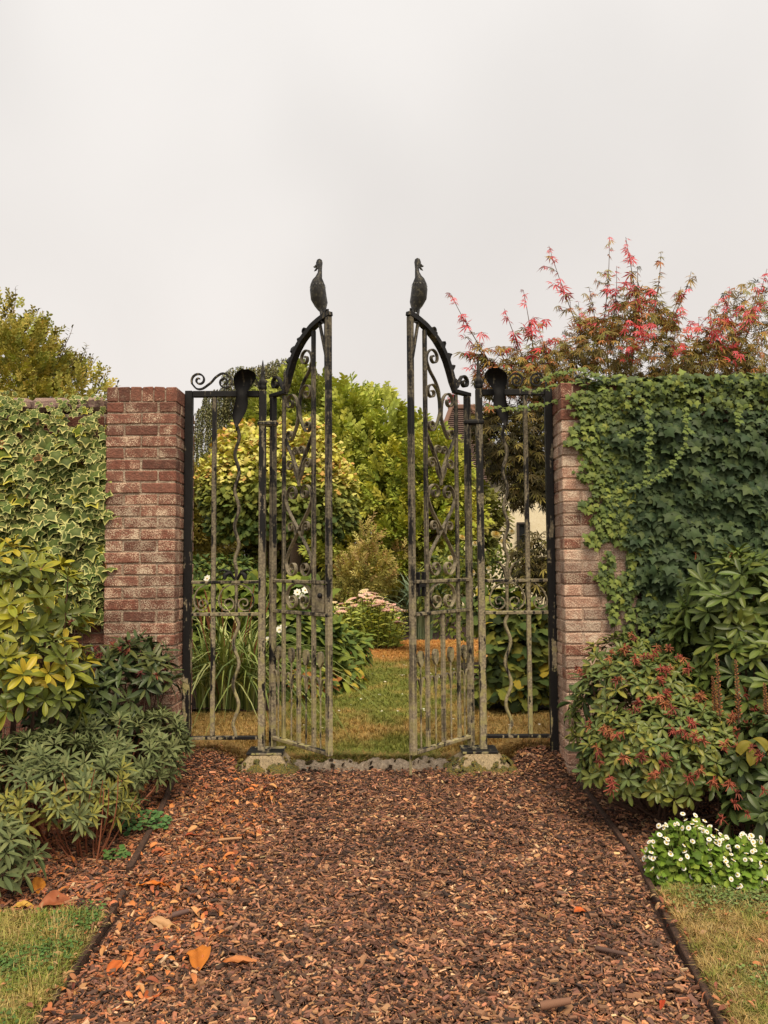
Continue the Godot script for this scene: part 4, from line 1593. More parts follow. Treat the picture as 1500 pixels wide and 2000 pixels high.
func left_shrubs() -> void:
	var lance := [blade(1.0, 0.105, 0.75, 0.8, 0.25, 0.45, 5), blade(1.0, 0.12, 0.75, 0.75, 0.15, 0.8, 5)]
	for k in 3:
		lance.append(blade(1.0, [0.09, 0.12, 0.10][k], 0.75, 0.8, 0.2, [0.15, 1.2, 0.5][k], 5, Color(0.85, 0.85, 0.85), Color(0.85, 0.85, 0.85), Color(1, 1, 0.9), false, [0.6, -0.6, 0.3][k], [0.0, 0.0, 0.45][k]))
	var oval := [blade(1.0, 0.17, 0.9, 0.7, 0.25, 0.4, 6, Color(0.85, 0.85, 0.8), Color(0.85, 0.9, 0.85), Color(1, 1, 0.9), true), blade(1.0, 0.16, 0.9, 0.7, 0.4, 0.7, 6, Color(0.85, 0.85, 0.8), Color(0.8, 0.85, 0.8), Color(1, 1, 0.9), true)]
	# pale edged tall one at the frame
	var rim := [blade(1.0, 0.175, 0.9, 0.65, 0.3, 0.35, 6, Color(1, 1, 0.7), Color(0.72, 0.78, 0.7), Color(0.9, 0.9, 0.7), true), blade(1.0, 0.16, 0.9, 0.65, 0.4, 0.6, 6, Color(1, 1, 0.7), Color(0.68, 0.74, 0.65), Color(0.9, 0.9, 0.7), true)]
	for k in 4:
		rim.append(blade(1.0, 0.165 * [0.9, 1.15, 0.8, 1.0][k], 0.9, 0.72, [0.15, 0.45, 0.3, 0.25][k], [0.15, 1.3, 0.9, 0.5][k], 6, Color(1, 1, 0.7), Color(0.70, 0.76, 0.68), Color(0.9, 0.9, 0.7), true, [0.5, -0.5, 0.9, -0.3][k], [0.0, 0.0, 0.0, 0.5][k]))
	var r := shrub("rhododendron", "tall rhododendron with large yellow green leaves under the variegated ivy", [[Vector3(-1.92, 0.98, -3.95), Vector3(0.36, 0.36, 0.28)], [Vector3(-1.85, 0.62, -3.8), Vector3(0.40, 0.36, 0.3)]], 140, rim, M.gloss_leaf,
		[Color(0.385, 0.343, 0.035), Color(0.264, 0.257, 0.038), Color(0.142, 0.162, 0.038), Color(0.101, 0.123, 0.032), Color(0.426, 0.323, 0.038)], 0.094, 8, 0.0, 1.0, Vector3(-2.0, 0, -4.05), M.brownstem,
		func(p, layer): return [0, 1, 4] if rng.randf() < 0.40 else [1, 2, 2, 3])
	spent_flowers(r, [at(55, 1198, 3.75), at(140, 1215, 3.8), at(12, 1262, 3.75), at(100, 1190, 3.8), at(60, 1380, 3.7)], 0.03, [Color(0.28, 0.05, 0.02), Color(0.20, 0.06, 0.03)])
	r = shrub("rhododendron", "dark narrow leaved rhododendron with russet buds against the brick pier", [[Vector3(-1.47, 0.56, -4.36), Vector3(0.27, 0.24, 0.17)], [Vector3(-1.62, 0.40, -4.25), Vector3(0.30, 0.26, 0.2)], [Vector3(-1.36, 0.66, -4.40), Vector3(0.14, 0.15, 0.1)]], 74, lance, M.gloss_leaf,
		[Color(0.054, 0.079, 0.030), Color(0.076, 0.101, 0.036), Color(0.040, 0.058, 0.023), Color(0.094, 0.108, 0.033)], 0.125, 10, -0.25, 0.9, Vector3(-1.55, 0, -4.35), M.brownstem, func(_p, _l): return [0, 1, 2, 3], -0.1)
	var spots := []
	for s in shell([[Vector3(-1.47, 0.58, -4.32), Vector3(0.27, 0.24, 0.17)]], 46, 0.05):
		if s[1].z > -0.1:
			spots.append(s[0])
	spent_flowers(r, spots, 0.03, [Color(0.24, 0.05, 0.035), Color(0.17, 0.04, 0.03), Color(0.30, 0.09, 0.04)])
	var tn := [Color(0.129, 0.151, 0.060), Color(0.159, 0.181, 0.073), Color(0.092, 0.114, 0.044), Color(0.221, 0.212, 0.048)]
	var g := [[Vector3(-1.50, 0.20, -4.10), Vector3(0.40, 0.26, 0.34)], [Vector3(-1.56, 0.19, -3.52), Vector3(0.42, 0.28, 0.36)], [Vector3(-2.0, 0.2, -3.45), Vector3(0.42, 0.3, 0.4)], [Vector3(-1.24, 0.25, -4.18), Vector3(0.17, 0.20, 0.22)]]
	shrub("dwarf_rhododendron", "low wide grey green shrub of narrow whorled leaves beside the bark path", g, 600, lance, M.leaf, tn, 0.066, 12, 0.0, 1.1, Vector3(-1.55, 0, -3.7), M.redstem, func(p, layer): return [0, 1, 3, 3] if p.z > -3.6 and p.y < 0.33 else [0, 0, 1, 2], -0.12, 60)
	shrub("dwarf_rhododendron", "small grey green whorled shrub at the back of the near grass", [[Vector3(-1.56, 0.10, -3.02), Vector3(0.22, 0.17, 0.16)]], 34, lance, M.leaf, tn, 0.085, 10, -0.2, 0.8, Vector3(-1.6, 0, -3.05), M.redstem, func(_p, _l): return [0, 1, 2], 0.0, 12)
	var bare := thing("stem_clump", "few bare red brown stems rising from the bark under the whorled shrub", "shrub", Vector3(-1.5, 0, -3.4))
	var binv := bare.transform.inverse()
	for i in 18:
		var px := rng.randf_range(40, 270)
		var a := on_ground(110.0 + px * 0.35 + rng.randf_range(-14, 14), rng.randf_range(1660, 1700))
		var e := at(px, rng.randf_range(1500, 1570), -a.z + rng.randf_range(-0.12, 0.3))
		var sm := MB.new()
		sm.tube(bend(binv * a, binv * e, Vector3((e.x - a.x) * 0.2 + rng.randf_range(-0.03, 0.03), -0.02, 0.02), 7), taper(0.0042, 0.002), 5)
		part("stem", sm.mesh(M.redstem), bare)
	# clover like plant by the board
	for e in 3:
		var root := thing("leafy_weed", ["round leaved green weed tucked against the far edging board", "tiny green weed alone on the bark bed", "faint grey weed in the bark before the iron panel"][e], "weed", [on_ground(280, 1625), on_ground(228, 1683), on_ground(410, 1490)][e])
		var items := []
		var disc := [blade(1.0, 0.5, 0.5, 0.4, 0.15, 0.3, 4)]
		for i in [170, 40, 22][e]:
			var rr: float = sqrt(rng.randf()) * [0.115, 0.04, 0.04][e]
			var an := rng.randf() * TAU
			var p := Vector3(cos(an) * rr, 0.02 + rng.randf() * [0.09, 0.03, 0.02][e] * (1.0 - rr * 5.0), sin(an) * rr * 0.8)
			items.append([Transform3D(aim(Vector3(cos(an), 0.1, sin(an)) + rnd_dir() * 0.6, Vector3(0, 1, 0.3), rng.randf_range(0.016, 0.028)), p), 0, rng.randi() % 2])
		leaves(root, "leaf", disc, M.leaf, [[Color(0.07, 0.15, 0.05), Color(0.10, 0.19, 0.06)], [Color(0.07, 0.15, 0.04), Color(0.10, 0.17, 0.05)], [Color(0.20, 0.23, 0.15), Color(0.25, 0.27, 0.18)]][e], items, 90)


func right_shrubs() -> void:
	var oval := [blade(1.0, 0.17, 0.95, 0.7, 0.3, 0.45, 6, Color(0.9, 0.9, 0.75), Color(0.8, 0.85, 0.8), Color(1, 1, 0.85), true), blade(1.0, 0.19, 0.95, 0.65, 0.2, 0.8, 6, Color(0.85, 0.85, 0.75), Color(0.75, 0.8, 0.75), Color(1, 1, 0.85), true)]
	var big := [blade(1.0, 0.14, 1.0, 0.65, 0.35, 0.35, 6, Color(0.85, 0.9, 0.85), Color(0.85, 0.9, 0.85), Color(1, 1, 0.9), true), blade(1.0, 0.15, 1.0, 0.65, 0.25, 0.6, 6, Color(0.85, 0.9, 0.85), Color(0.8, 0.85, 0.8), Color(1, 1, 0.9), true)]
	for k in 4:
		big.append(blade(1.0, 0.145 * [0.9, 1.15, 0.8, 1.0][k], 0.9, 0.72, [0.15, 0.45, 0.3, 0.25][k], [0.15, 1.3, 0.9, 0.5][k], 6, Color(0.85, 0.9, 0.85), Color(0.83, 0.88, 0.83), Color(1, 1, 0.9), true, [0.5, -0.5, 0.9, -0.3][k], [0.0, 0.0, 0.0, 0.5][k]))
	for k in 4:
		oval.append(blade(1.0, 0.175 * [0.9, 1.15, 0.8, 1.0][k], 0.9, 0.72, [0.15, 0.45, 0.3, 0.25][k], [0.15, 1.3, 0.9, 0.5][k], 6, Color(0.88, 0.88, 0.75), Color(0.78, 0.83, 0.78), Color(1, 1, 0.85), true, [0.5, -0.5, 0.9, -0.3][k], [0.0, 0.0, 0.0, 0.5][k]))
	shrub("rhododendron", "tall rhododendron with long glossy leaves before the dark ivy", [[Vector3(1.98, 0.93, -4.0), Vector3(0.42, 0.36, 0.28)], [Vector3(2.0, 0.55, -3.85), Vector3(0.45, 0.4, 0.3)], [Vector3(1.68, 0.78, -4.15), Vector3(0.16, 0.18, 0.16)]], 180, big, M.gloss_leaf,
		[Color(0.096, 0.132, 0.034), Color(0.117, 0.154, 0.038), Color(0.069, 0.096, 0.026), Color(0.145, 0.170, 0.037)], 0.118, 11, -0.1, 0.95, Vector3(2.0, 0, -4.1), M.brownstem, func(_p, layer): return [0, 1, 1, 2, 3])
	var lob := [[Vector3(1.33, 0.42, -4.0), Vector3(0.36, 0.34, 0.3)], [Vector3(1.38, 0.28, -3.72), Vector3(0.43, 0.30, 0.30)], [Vector3(1.28, 0.66, -4.2), Vector3(0.2, 0.17, 0.15)], [Vector3(1.74, 0.32, -3.8), Vector3(0.3, 0.3, 0.3)]]
	var tn := [Color(0.142, 0.163, 0.043), Color(0.173, 0.200, 0.054), Color(0.099, 0.126, 0.038), Color(0.231, 0.220, 0.048), Color(0.131, 0.173, 0.060)]
	var d := shrub("rhododendron", "wide low rhododendron dotted with orange red spent flowers beside the path", lob, 600, oval, M.gloss_leaf, tn, 0.061, 9, -0.2, 0.9, Vector3(1.4, 0, -3.9), M.brownstem, func(p, layer): return [0, 1, 2, 3, 4], -0.25, 40)
	var spots := []
	for s in shell(lob, 230, -0.1, 1.07):
		if s[1].z > 0.15 and rng.randf() < 0.75:
			for k in 2:
				spots.append(s[0] + s[1] * 0.03 + rnd_dir() * 0.016)
	spent_flowers(d, spots, 0.034, [Color(0.460, 0.140, 0.060), Color(0.360, 0.085, 0.045), Color(0.480, 0.200, 0.070), Color(0.260, 0.070, 0.035)])
	shrub("rhododendron", "sprig of longer leaves reaching from the wide rhododendron to the iron frame", [[Vector3(1.10, 0.52, -4.2), Vector3(0.10, 0.10, 0.08)], [Vector3(1.10, 0.27, -4.15), Vector3(0.12, 0.10, 0.08)]], 9, big, M.gloss_leaf, [Color(0.084, 0.126, 0.045), Color(0.105, 0.147, 0.048)], 0.13, 8, -0.2, 0.7, Vector3(1.3, 0, -4.2), M.brownstem, func(_p, _l): return [0, 1], -0.4, 6)
	var f := shrub("rhododendron", "pale veined rhododendron overhanging the white daisies at its foot", [[Vector3(1.78, 0.30, -3.45), Vector3(0.27, 0.26, 0.2)], [Vector3(1.62, 0.14, -3.35), Vector3(0.16, 0.13, 0.14)]], 60, oval, M.gloss_leaf, [Color(0.070, 0.098, 0.033), Color(0.091, 0.119, 0.039), Color(0.056, 0.077, 0.027)], 0.105, 9, -0.25, 0.8, Vector3(1.85, 0, -3.6), M.brownstem, func(_p, _l): return [0, 1, 2], -0.3, 14)
	spent_flowers(f, [at(1440, 1550, 3.2), at(1460, 1590, 3.2), at(1490, 1545, 3.2), at(1410, 1600, 3.22), at(1435, 1570, 3.2), at(1480, 1470, 3.3), at(1470, 1460, 3.3), at(1485, 1480, 3.3)], 0.032, [Color(0.34, 0.08, 0.04), Color(0.22, 0.06, 0.03)])
	# dry foxglove spikes
	for e in 4:
		var px: float = [1400, 1437, 1392, 1493][e]
		var top: float = [1278, 1290, 1322, 1335][e]
		var bot: float = [1395, 1400, 1400, 1420][e]
		var dz: float = [3.55, 3.52, 3.6, 3.5][e]
		var a := at(px + 6, bot, dz)
		var b := at(px, top, dz)
		var root := thing("foxglove_stalk", ["tall dry foxglove stalk with orange seed heads, second of four", "dry foxglove stalk thickest with seed heads, beside the tallest one", "short thin dry foxglove stalk close behind the tallest one", "dry foxglove stalk at the picture's right edge, apart from the others"][e], "seed stalk", Vector3(a.x, 0, a.z))
		var inv := root.transform.inverse()
		var st := MB.new()
		st.tube(PackedVector3Array([Vector3.ZERO, inv * a, inv * b]), PackedFloat32Array([0.005, 0.004, 0.002]), 6)
		part("stalk", st.mesh(M.brownstem), root)
		var pod := MB.new()
		pod.lathe(PackedVector2Array([Vector2(0.0005, -0.008), Vector2(0.006, -0.003), Vector2(0.0055, 0.004), Vector2(0.0025, 0.010), Vector2(0.0005, 0.014)]), Vector3.ZERO, 6)
		var pm := [pod.mesh(mat(Color(0.36, 0.15, 0.05), 0.8)), pod.mesh(mat(Color(0.26, 0.10, 0.04), 0.8))]
		for i in 60:
			var t := i / 59.0
			var an := i * 2.4
			part("seed_pod", pm[rng.randi() % 2], root, Transform3D(Basis.from_euler(Vector3(cos(an) * 0.9, 0, -sin(an) * 0.9)).scaled(Vector3.ONE * lerpf(0.75, 0.42, t)), (inv * a).lerp(inv * b, t) + Vector3(sin(an), 0, cos(an)) * lerpf(0.010, 0.004, t)))
	# wrinkled yellow leaf among the shrubs
	var yl := thing("foxglove_plant", "drooping wrinkled yellow foxglove leaves among the spent rhododendron flowers", "plant", at(1470, 1470, 3.4))
	for i in 3:
		var m := blade(0.09, 0.024, 0.8, 0.6, 0.3, 1.5 + 0.2 * i, 9, Color(0.85, 0.8, 0.5), Color(0.9, 0.9, 0.9), Color(0.7, 0.75, 0.5), true, 0.4 - 0.3 * i)
		var lm: StandardMaterial3D = M.leaf.duplicate()
		lm.albedo_color = Color(0.20, 0.165, 0.03).linear_to_srgb()
		part("leaf", m.mesh(lm), yl, Transform3D(aim([Vector3(-0.5, 0.1, 1), Vector3(-1, 0.35, 0.5), Vector3(0.6, 0.3, 0.9), Vector3(-0.2, 0.6, 0.6)][i], Vector3(0, 1, 0.4)), Vector3(-0.02, 0.03 + 0.02 * i, 0.05)))
	# feverfew
	var dz := thing("feverfew", "clump of white daisy flowers over bright green leaves at the grass edge", "flowers", Vector3(1.30, 0, -3.05))
	var inv := dz.transform.inverse()
	var items := []
	var lb := [[Vector3(1.17, 0.04, -3.08), Vector3(0.15, 0.19, 0.11)], [Vector3(1.34, 0.03, -3.02), Vector3(0.16, 0.155, 0.11)], [Vector3(1.47, 0.01, -2.98), Vector3(0.11, 0.12, 0.09)]]
	leafy(items, inv, lb, 2000, 0.029, func(p, k): return [0, 1, 1, 2][rng.randi() % 4], 2, -0.1)
	leaves(dz, "leaf", [lobed(big_lobes(), 1.0, 0.6, Color(0.9, 0.9, 0.9), Color(0.9, 0.95, 0.9), Color.WHITE), lobed(ivy_outline(), 1.0, 0.6, Color(0.9, 0.9, 0.9), Color(0.9, 0.95, 0.9), Color.WHITE)], M.leaf, [Color(0.085, 0.145, 0.02), Color(0.14, 0.22, 0.028), Color(0.21, 0.28, 0.04)], items)
	var fm := []
	for v in 3:
		var fl := MB.new()
		fl.col = Color(0.80, 0.78, 0.70)
		for i in 13:
			var an := TAU * i / 13
			var x := Vector3(cos(an), [0.05, -0.2, 0.25][v], sin(an))
			var s := Vector3(-sin(an), 0, cos(an))
			var a := fl.add(x * 0.25, Vector3.UP)
			var b := fl.add(x * 0.75 + s * 0.2, Vector3.UP)
			var c := fl.add(x * 1.0, Vector3.UP)
			var e := fl.add(x * 0.75 - s * 0.2, Vector3.UP)
			fl.q(a, b, c, e)
		fl.col = Color(0.62, 0.42, 0.04)
		fl.lathe(PackedVector2Array([Vector2(0.36, 0.0), Vector2(0.30, 0.16), Vector2(0.15, 0.23), Vector2(0.001, 0.25)]), Vector3.ZERO, 8)
		fm.append(fl.mesh(M.petal))
	var fp := []
	for s in shell(lb, 240, 0.05, 1.16):
		if s[1].z > -0.4:
			fp.append(s[0])
	for q in [[1298, 1612], [1318, 1610], [1332, 1617], [1345, 1617], [1358, 1602], [1359, 1614], [1373, 1622], [1272, 1664], [1385, 1640], [1452, 1650], [1466, 1662], [1411, 1640], [1422, 1653], [1495, 1715], [1490, 1735], [1482, 1745], [1400, 1738], [1398, 1728], [1408, 1731], [1360, 1716], [1352, 1712], [1384, 1722]]:
		fp.append(at(q[0], q[1], 2.98))
	for p in fp:
		var t := Transform3D(Basis.from_euler(Vector3(rng.randf_range(-0.1, 1.3), rng.randf_range(-0.9, 0.9), rng.randf_range(-0.8, 0.8))).scaled(Vector3.ONE * rng.randf_range(0.0075, 0.0118)), inv * p)
		var fo := part("flower", fm[rng.randi() % 3], dz, t)
		var stm := MB.new()
		stm.tube(PackedVector3Array([inv * p - t.basis.y * 0.05, Vector3((inv * p).x * 0.85, maxf(0.02, p.y - 0.10), (inv * p).z * 0.85)]), PackedFloat32Array([0.0012]), 4)
		part("flower_stem", stm.mesh(M.greenstem), dz)


func foreground() -> void:
	board("near dark board holding the grass edge beside the leafy bed", [Vector2(-0.915, 1.5), Vector2(-0.948, 2.25), Vector2(-0.962, 2.66), Vector2(-0.985, 2.98)], 0.036)
	board("far weathered board along the whorled shrub and weed", [Vector2(-1.03, 3.18), Vector2(-1.10, 3.80), Vector2(-1.19, 4.40), Vector2(-1.235, 4.57)], 0.042, 0.026)
	board("long dark board curving past daisies and dry grass", [Vector2(0.85, 1.5), Vector2(0.90, 2.2), Vector2(0.975, 2.78), Vector2(1.03, 3.27), Vector2(1.055, 3.75), Vector2(1.075, 4.35)], 0.034)
	# bark chips
	var shapes := []
	for k in 5:
		var mb := MB.new()
		var w: float = [0.17, 0.26, 0.38, 0.11, 0.22][k]
		mb.block(Transform3D.IDENTITY, Vector3(1.0, [0.14, 0.16, 0.2, 0.12, 0.1][k], w), 0.0, 0.05, rng)
		for i in mb.v.size():
			mb.v[i] += Vector3(0, 0.12 * mb.v[i].x * mb.v[i].x * (1.0 if k % 2 else -1.0), 0.18 * mb.v[i].x * (0.5 - absf(mb.v[i].x)))
		shapes.append(mb.mesh(M.chip))
	var bark := Node3D.new()
	bark.name = "bark_mulch"
	add_child(bark)
	bark.set_meta("kind", "stuff")
	bark.set_meta("label", "loose brown bark chips covering the path and beds")
	bark.set_meta("category", "bark")
	var tone := FastNoiseLite.new()
	tone.frequency = 1.1
	tone.seed = 6
	for k in 5:
		var xfs := []
		var cols := PackedColorArray()
		for i in 52000:
			var z := -1.75 - 3.15 * pow(rng.randf(), 1.15)
			var x := rng.randf_range(-0.70, 0.70) * -z
			if x > lerpf(0.87, 1.08, (-z - 2.0) / 2.4) + (0.0 if -z < 2.95 else 5.0):
				continue
			if x < -0.93 and -z < 2.85:
				continue
			if -z > 4.69 and absf(x + 0.07) < 0.5 and rng.randf() < 0.93 or Vector2((x + 0.722) / 0.19, (z + 4.77) / 0.16).length() < 1.0 or Vector2((x - 0.572) / 0.21, (z + 4.77) / 0.17).length() < 1.0:
				continue
			var l := rng.randf_range(0.010, 0.027) * (1.6 if rng.randf() < 0.12 else 1.0)
			if rng.randf() < 0.45:
				l *= 0.5
			var b := Basis.from_euler(Vector3(rng.randf_range(-0.5, 0.5), rng.randf() * TAU, rng.randf_range(-0.38, 0.38)))
			var y := path_y(x, z) + 0.002 + rng.randf() * 0.021
			xfs.append(Transform3D(b * Basis.from_scale(Vector3(l, l * rng.randf_range(0.7, 1.4), l * rng.randf_range(0.7, 1.3))), Vector3(x, y, z)))
			var u := rng.randf() + 0.16 * tone.get_noise_2d(x * 2.2, z * 2.2)
			var c: Color
			if u < 0.23:
				c = Color(0.052, 0.028, 0.020)
			elif u < 0.60:
				c = Color(0.155, 0.075, 0.048)
			elif u < 0.86:
				c = Color(0.33, 0.150, 0.080)
			elif u < 0.98:
				c = Color(0.50, 0.245, 0.12)
			else:
				c = Color(0.64, 0.40, 0.22)
			if x < -0.45 and rng.randf() < 0.25 * smoothstep(-0.4, -1.0, x):
				c = Color(0.40, 0.145, 0.062)
			cols.append(jitter(c, 0.3))
		many("chips", shapes[k], xfs, cols, bark)
	# leaf litter, small and past counting
	var lx := []
	var lc := PackedColorArray()
	for i in 900:
		var z := -2.3 - 2.2 * rng.randf()
		var x := -0.55 - absf(rng.randfn(0.0, 0.4))
		if (x < -0.93 and -z < 2.85) or x < -0.53 * -z:
			continue
		lx.append(Transform3D(Basis.from_euler(Vector3(rng.randf_range(-0.6, 0.6), rng.randf() * TAU, rng.randf_range(-0.6, 0.6))).scaled(Vector3.ONE * (0.014 + 0.042 * pow(rng.randf(), 2.5))), Vector3(x, 0.024 + rng.randf() * 0.012, z)))
		lc.append(jitter([Color(0.50, 0.18, 0.06), Color(0.52, 0.26, 0.11), Color(0.32, 0.10, 0.05), Color(0.56, 0.20, 0.06)][rng.randi() % 4], 0.25))
	for i in 420:
		var side := rng.randi() % 3
		var z := rng.randf_range(-2.9, -2.0)
		var x := -rng.randf_range(0.96, 1.45) if side == 0 else (rng.randf_range(0.98, 1.45) if side == 1 else (lerpf(-0.92, -0.98, (-z - 2.0) / 0.9) if i % 2 else lerpf(0.89, 1.0, (-z - 2.0) / 0.95)) + rng.randf_range(-0.03, 0.03))
		lx.append(Transform3D(Basis.from_euler(Vector3(rng.randf_range(-0.6, 0.6), rng.randf() * TAU, rng.randf_range(-0.6, 0.6))).scaled(Vector3.ONE * rng.randf_range(0.010, 0.034)), Vector3(x, 0.046 + rng.randf() * 0.012, z)))
		lc.append(jitter([Color(0.42, 0.16, 0.07), Color(0.36, 0.18, 0.09), Color(0.22, 0.08, 0.05), Color(0.40, 0.25, 0.13)][rng.randi() % 4], 0.25))
	many("leaf_litter", blade(1.0, 0.2, 0.75, 0.75, 0.4, 1.1, 5).mesh(M.leaf), lx, lc, self)
	# near grass on both sides
	for e in 2:
		var root := Node3D.new()
		var sx := -1.0 if e == 0 else 1.0
		var edge := func(z: float) -> float:
			return lerpf(0.93, 0.985, (-z - 2.0) / 0.9) if sx < 0 else lerpf(0.885, 1.0, (-z - 2.0) / 1.0) + 0.012
		var back := 2.74 if e == 0 else 2.93
		struct("grass_patch", sheet(-2.4 if e == 0 else 0.9, -0.94 if e == 0 else 2.4, -back, 0.0, 0.04, func(x, z): return (0.032 if absf(x) > edge.call(z) else -0.03) + 0.008 * bumps_noise.get_noise_2d(x * 120.0, z * 120.0), func(_x, _z): return Color(0.17, 0.10, 0.055), M.turf))
		var kinds := [tuft(10, 0.034, 0.0022), tuft(9, 0.05, 0.0022)]
		var cl := []
		var clc := PackedColorArray()
		for k in 2:
			var xfs := []
			var cols := PackedColorArray()
			for i in 8800:
				var z := rng.randf_range(-back - 0.03, -1.85)
				var x := sx * rng.randf_range(0.86, 0.80 * -z + 0.1)
				if absf(x) < edge.call(z) + 0.008:
					continue
				var nn := lawn_noise.get_noise_2d(x * 200.0 + 50.0 * e, z * 200.0)
				var n2 := lawn_noise.get_noise_2d(x * 520.0, z * 520.0 + 31.0)
				if n2 < -0.16 and rng.randf() < 0.8:
					continue
				var c := (Color(0.46, 0.36, 0.12) if e == 0 else Color(0.40, 0.27, 0.10)).lerp(Color(0.25, 0.27, 0.06), smoothstep(-0.25, 0.2, nn + (0.12 if e == 0 else -0.1)))
				if rng.randf() < 0.25:
					c = Color(0.52, 0.37, 0.16)
				xfs.append(Transform3D(Basis(Vector3.UP, rng.randf() * TAU).scaled(Vector3.ONE * rng.randf_range(0.6, 1.2)), Vector3(x, 0.028, z)))
				cols.append(jitter(c, 0.25))
			many("grass", kinds[k].mesh(M.grass), xfs, cols, self)
		for i in 2600:
			var ctr: Vector2 = [[Vector2(-1.02, -2.52), Vector2(-1.03, -2.72), Vector2(-1.12, -2.12), Vector2(-1.15, -2.42)], [Vector2(1.18, -2.86), Vector2(1.3, -2.84), Vector2(1.15, -2.3), Vector2(1.45, -2.8)]][e][rng.randi() % 4]
			var p := ctr + Vector2(rng.randfn(0, 0.065), rng.randfn(0, 0.05))
			if absf(p.x) < edge.call(p.y) + 0.01:
				continue
			cl.append(Transform3D(Basis.from_euler(Vector3(rng.randf_range(-0.5, 0.6), rng.randf() * TAU, rng.randf_range(-0.4, 0.4))).scaled(Vector3.ONE * rng.randf_range(0.007, 0.014)), Vector3(p.x, 0.04 + rng.randf() * 0.022, p.y)))
			clc.append(jitter(Color(0.085, 0.15, 0.04) if e == 0 else Color(0.15, 0.20, 0.065), 0.3))
		many("clover", blade(1.0, 0.42, 0.5, 0.4, 0.2, 0.4, 4).mesh(M.leaf), cl, clc, self)
		root.free()
	fallen("broad orange leaf with dark holes lying flat on the bark", 386, 1888, 0.11, Color(0.56, 0.19, 0.035), 1.9, 0.25, 0.3, 0.30)
	fallen("long orange leaf lying crosswise at the near end of the buried edge", 300, 1740, 0.12, Color(0.58, 0.16, 0.025), 0.1, 0.1, 0.4, 0.15)
	fallen("pale tan leaf with an arched back on the bark", 318, 1822, 0.10, Color(0.52, 0.30, 0.15), -0.2, 0.0, 1.0, 0.22)
	fallen("slim orange leaf beside the broad holed leaf", 468, 1896, 0.11, Color(0.52, 0.20, 0.07), 0.05, 0.05, 0.3, 0.13)
	fallen("upright orange leaf in the bed under the whorled shrub", 76, 1745, 0.075, Color(0.55, 0.21, 0.03), 2.0, 0.7, 0.5, 0.32)
	fallen("russet folded leaf at the back of the grass patch", 105, 1779, 0.11, Color(0.36, 0.12, 0.055), 0.5, 0.25, 0.6, 0.26)
	fallen("yellow leaf half in the grass behind the clover", 45, 1783, 0.08, Color(0.55, 0.33, 0.07), 0.3, 0.2, 0.8, 0.22)
	fallen("curled orange red leaf nearest the camera", 300, 1952, 0.085, Color(0.46, 0.11, 0.035), 1.4, 0.4, 1.5, 0.26)
	fallen("small pointed orange red leaf standing among the chips", 222, 1908, 0.06, Color(0.55, 0.14, 0.035), 1.2, 0.8, 0.9, 0.28)
	fallen("small red curled leaf in the middle of the path's worn side", 378, 1640, 0.08, Color(0.42, 0.09, 0.04), 0.6, 0.2, 1.2, 0.2)
	fallen("little orange leaf alone on the bark near the curving board", 1134, 1792, 0.05, Color(0.55, 0.13, 0.035), 0.2, 0.3, 1.0, 0.28)
	fallen("thin red leaf by the foot of the curving board", 1294, 1974, 0.06, Color(0.45, 0.07, 0.03), 1.1, 0.3, 0.8, 0.12)
	fallen("brown red leaf touching the end of the far board", 308, 1676, 0.055, Color(0.42, 0.12, 0.05), 0.3, 0.5, 1.0, 0.3)
	fallen("orange leaf at the foot of the black frame", 1078, 1488, 0.07, Color(0.48, 0.17, 0.07), 0.4, 0.4, 0.8, 0.24)
	fallen("dull red leaf leaning on the clover", 60, 1868, 0.05, Color(0.32, 0.06, 0.035), 0.5, 0.3, 1.0, 0.24)
	stick("thick cut twig at the near edge of the path", 1085, 1990, 0.085, 0.011, 0.15, Color(0.20, 0.10, 0.06))
	stick("short dark twig beside the pale arched leaf", 352, 1806, 0.055, 0.009, 0.4, Color(0.12, 0.07, 0.055))
	stick("long thin twig across the bark by the far board", 335, 1618, 0.14, 0.004, 0.5, Color(0.33, 0.19, 0.12))
	stick("straight dark twig among pale chips toward the curving board", 1195, 1882, 0.10, 0.007, -0.6, Color(0.10, 0.055, 0.045))
	stick("pale orange twig lying level on the bark, left of the path middle", 450, 1655, 0.10, 0.006, 0.05, Color(0.45, 0.24, 0.12))


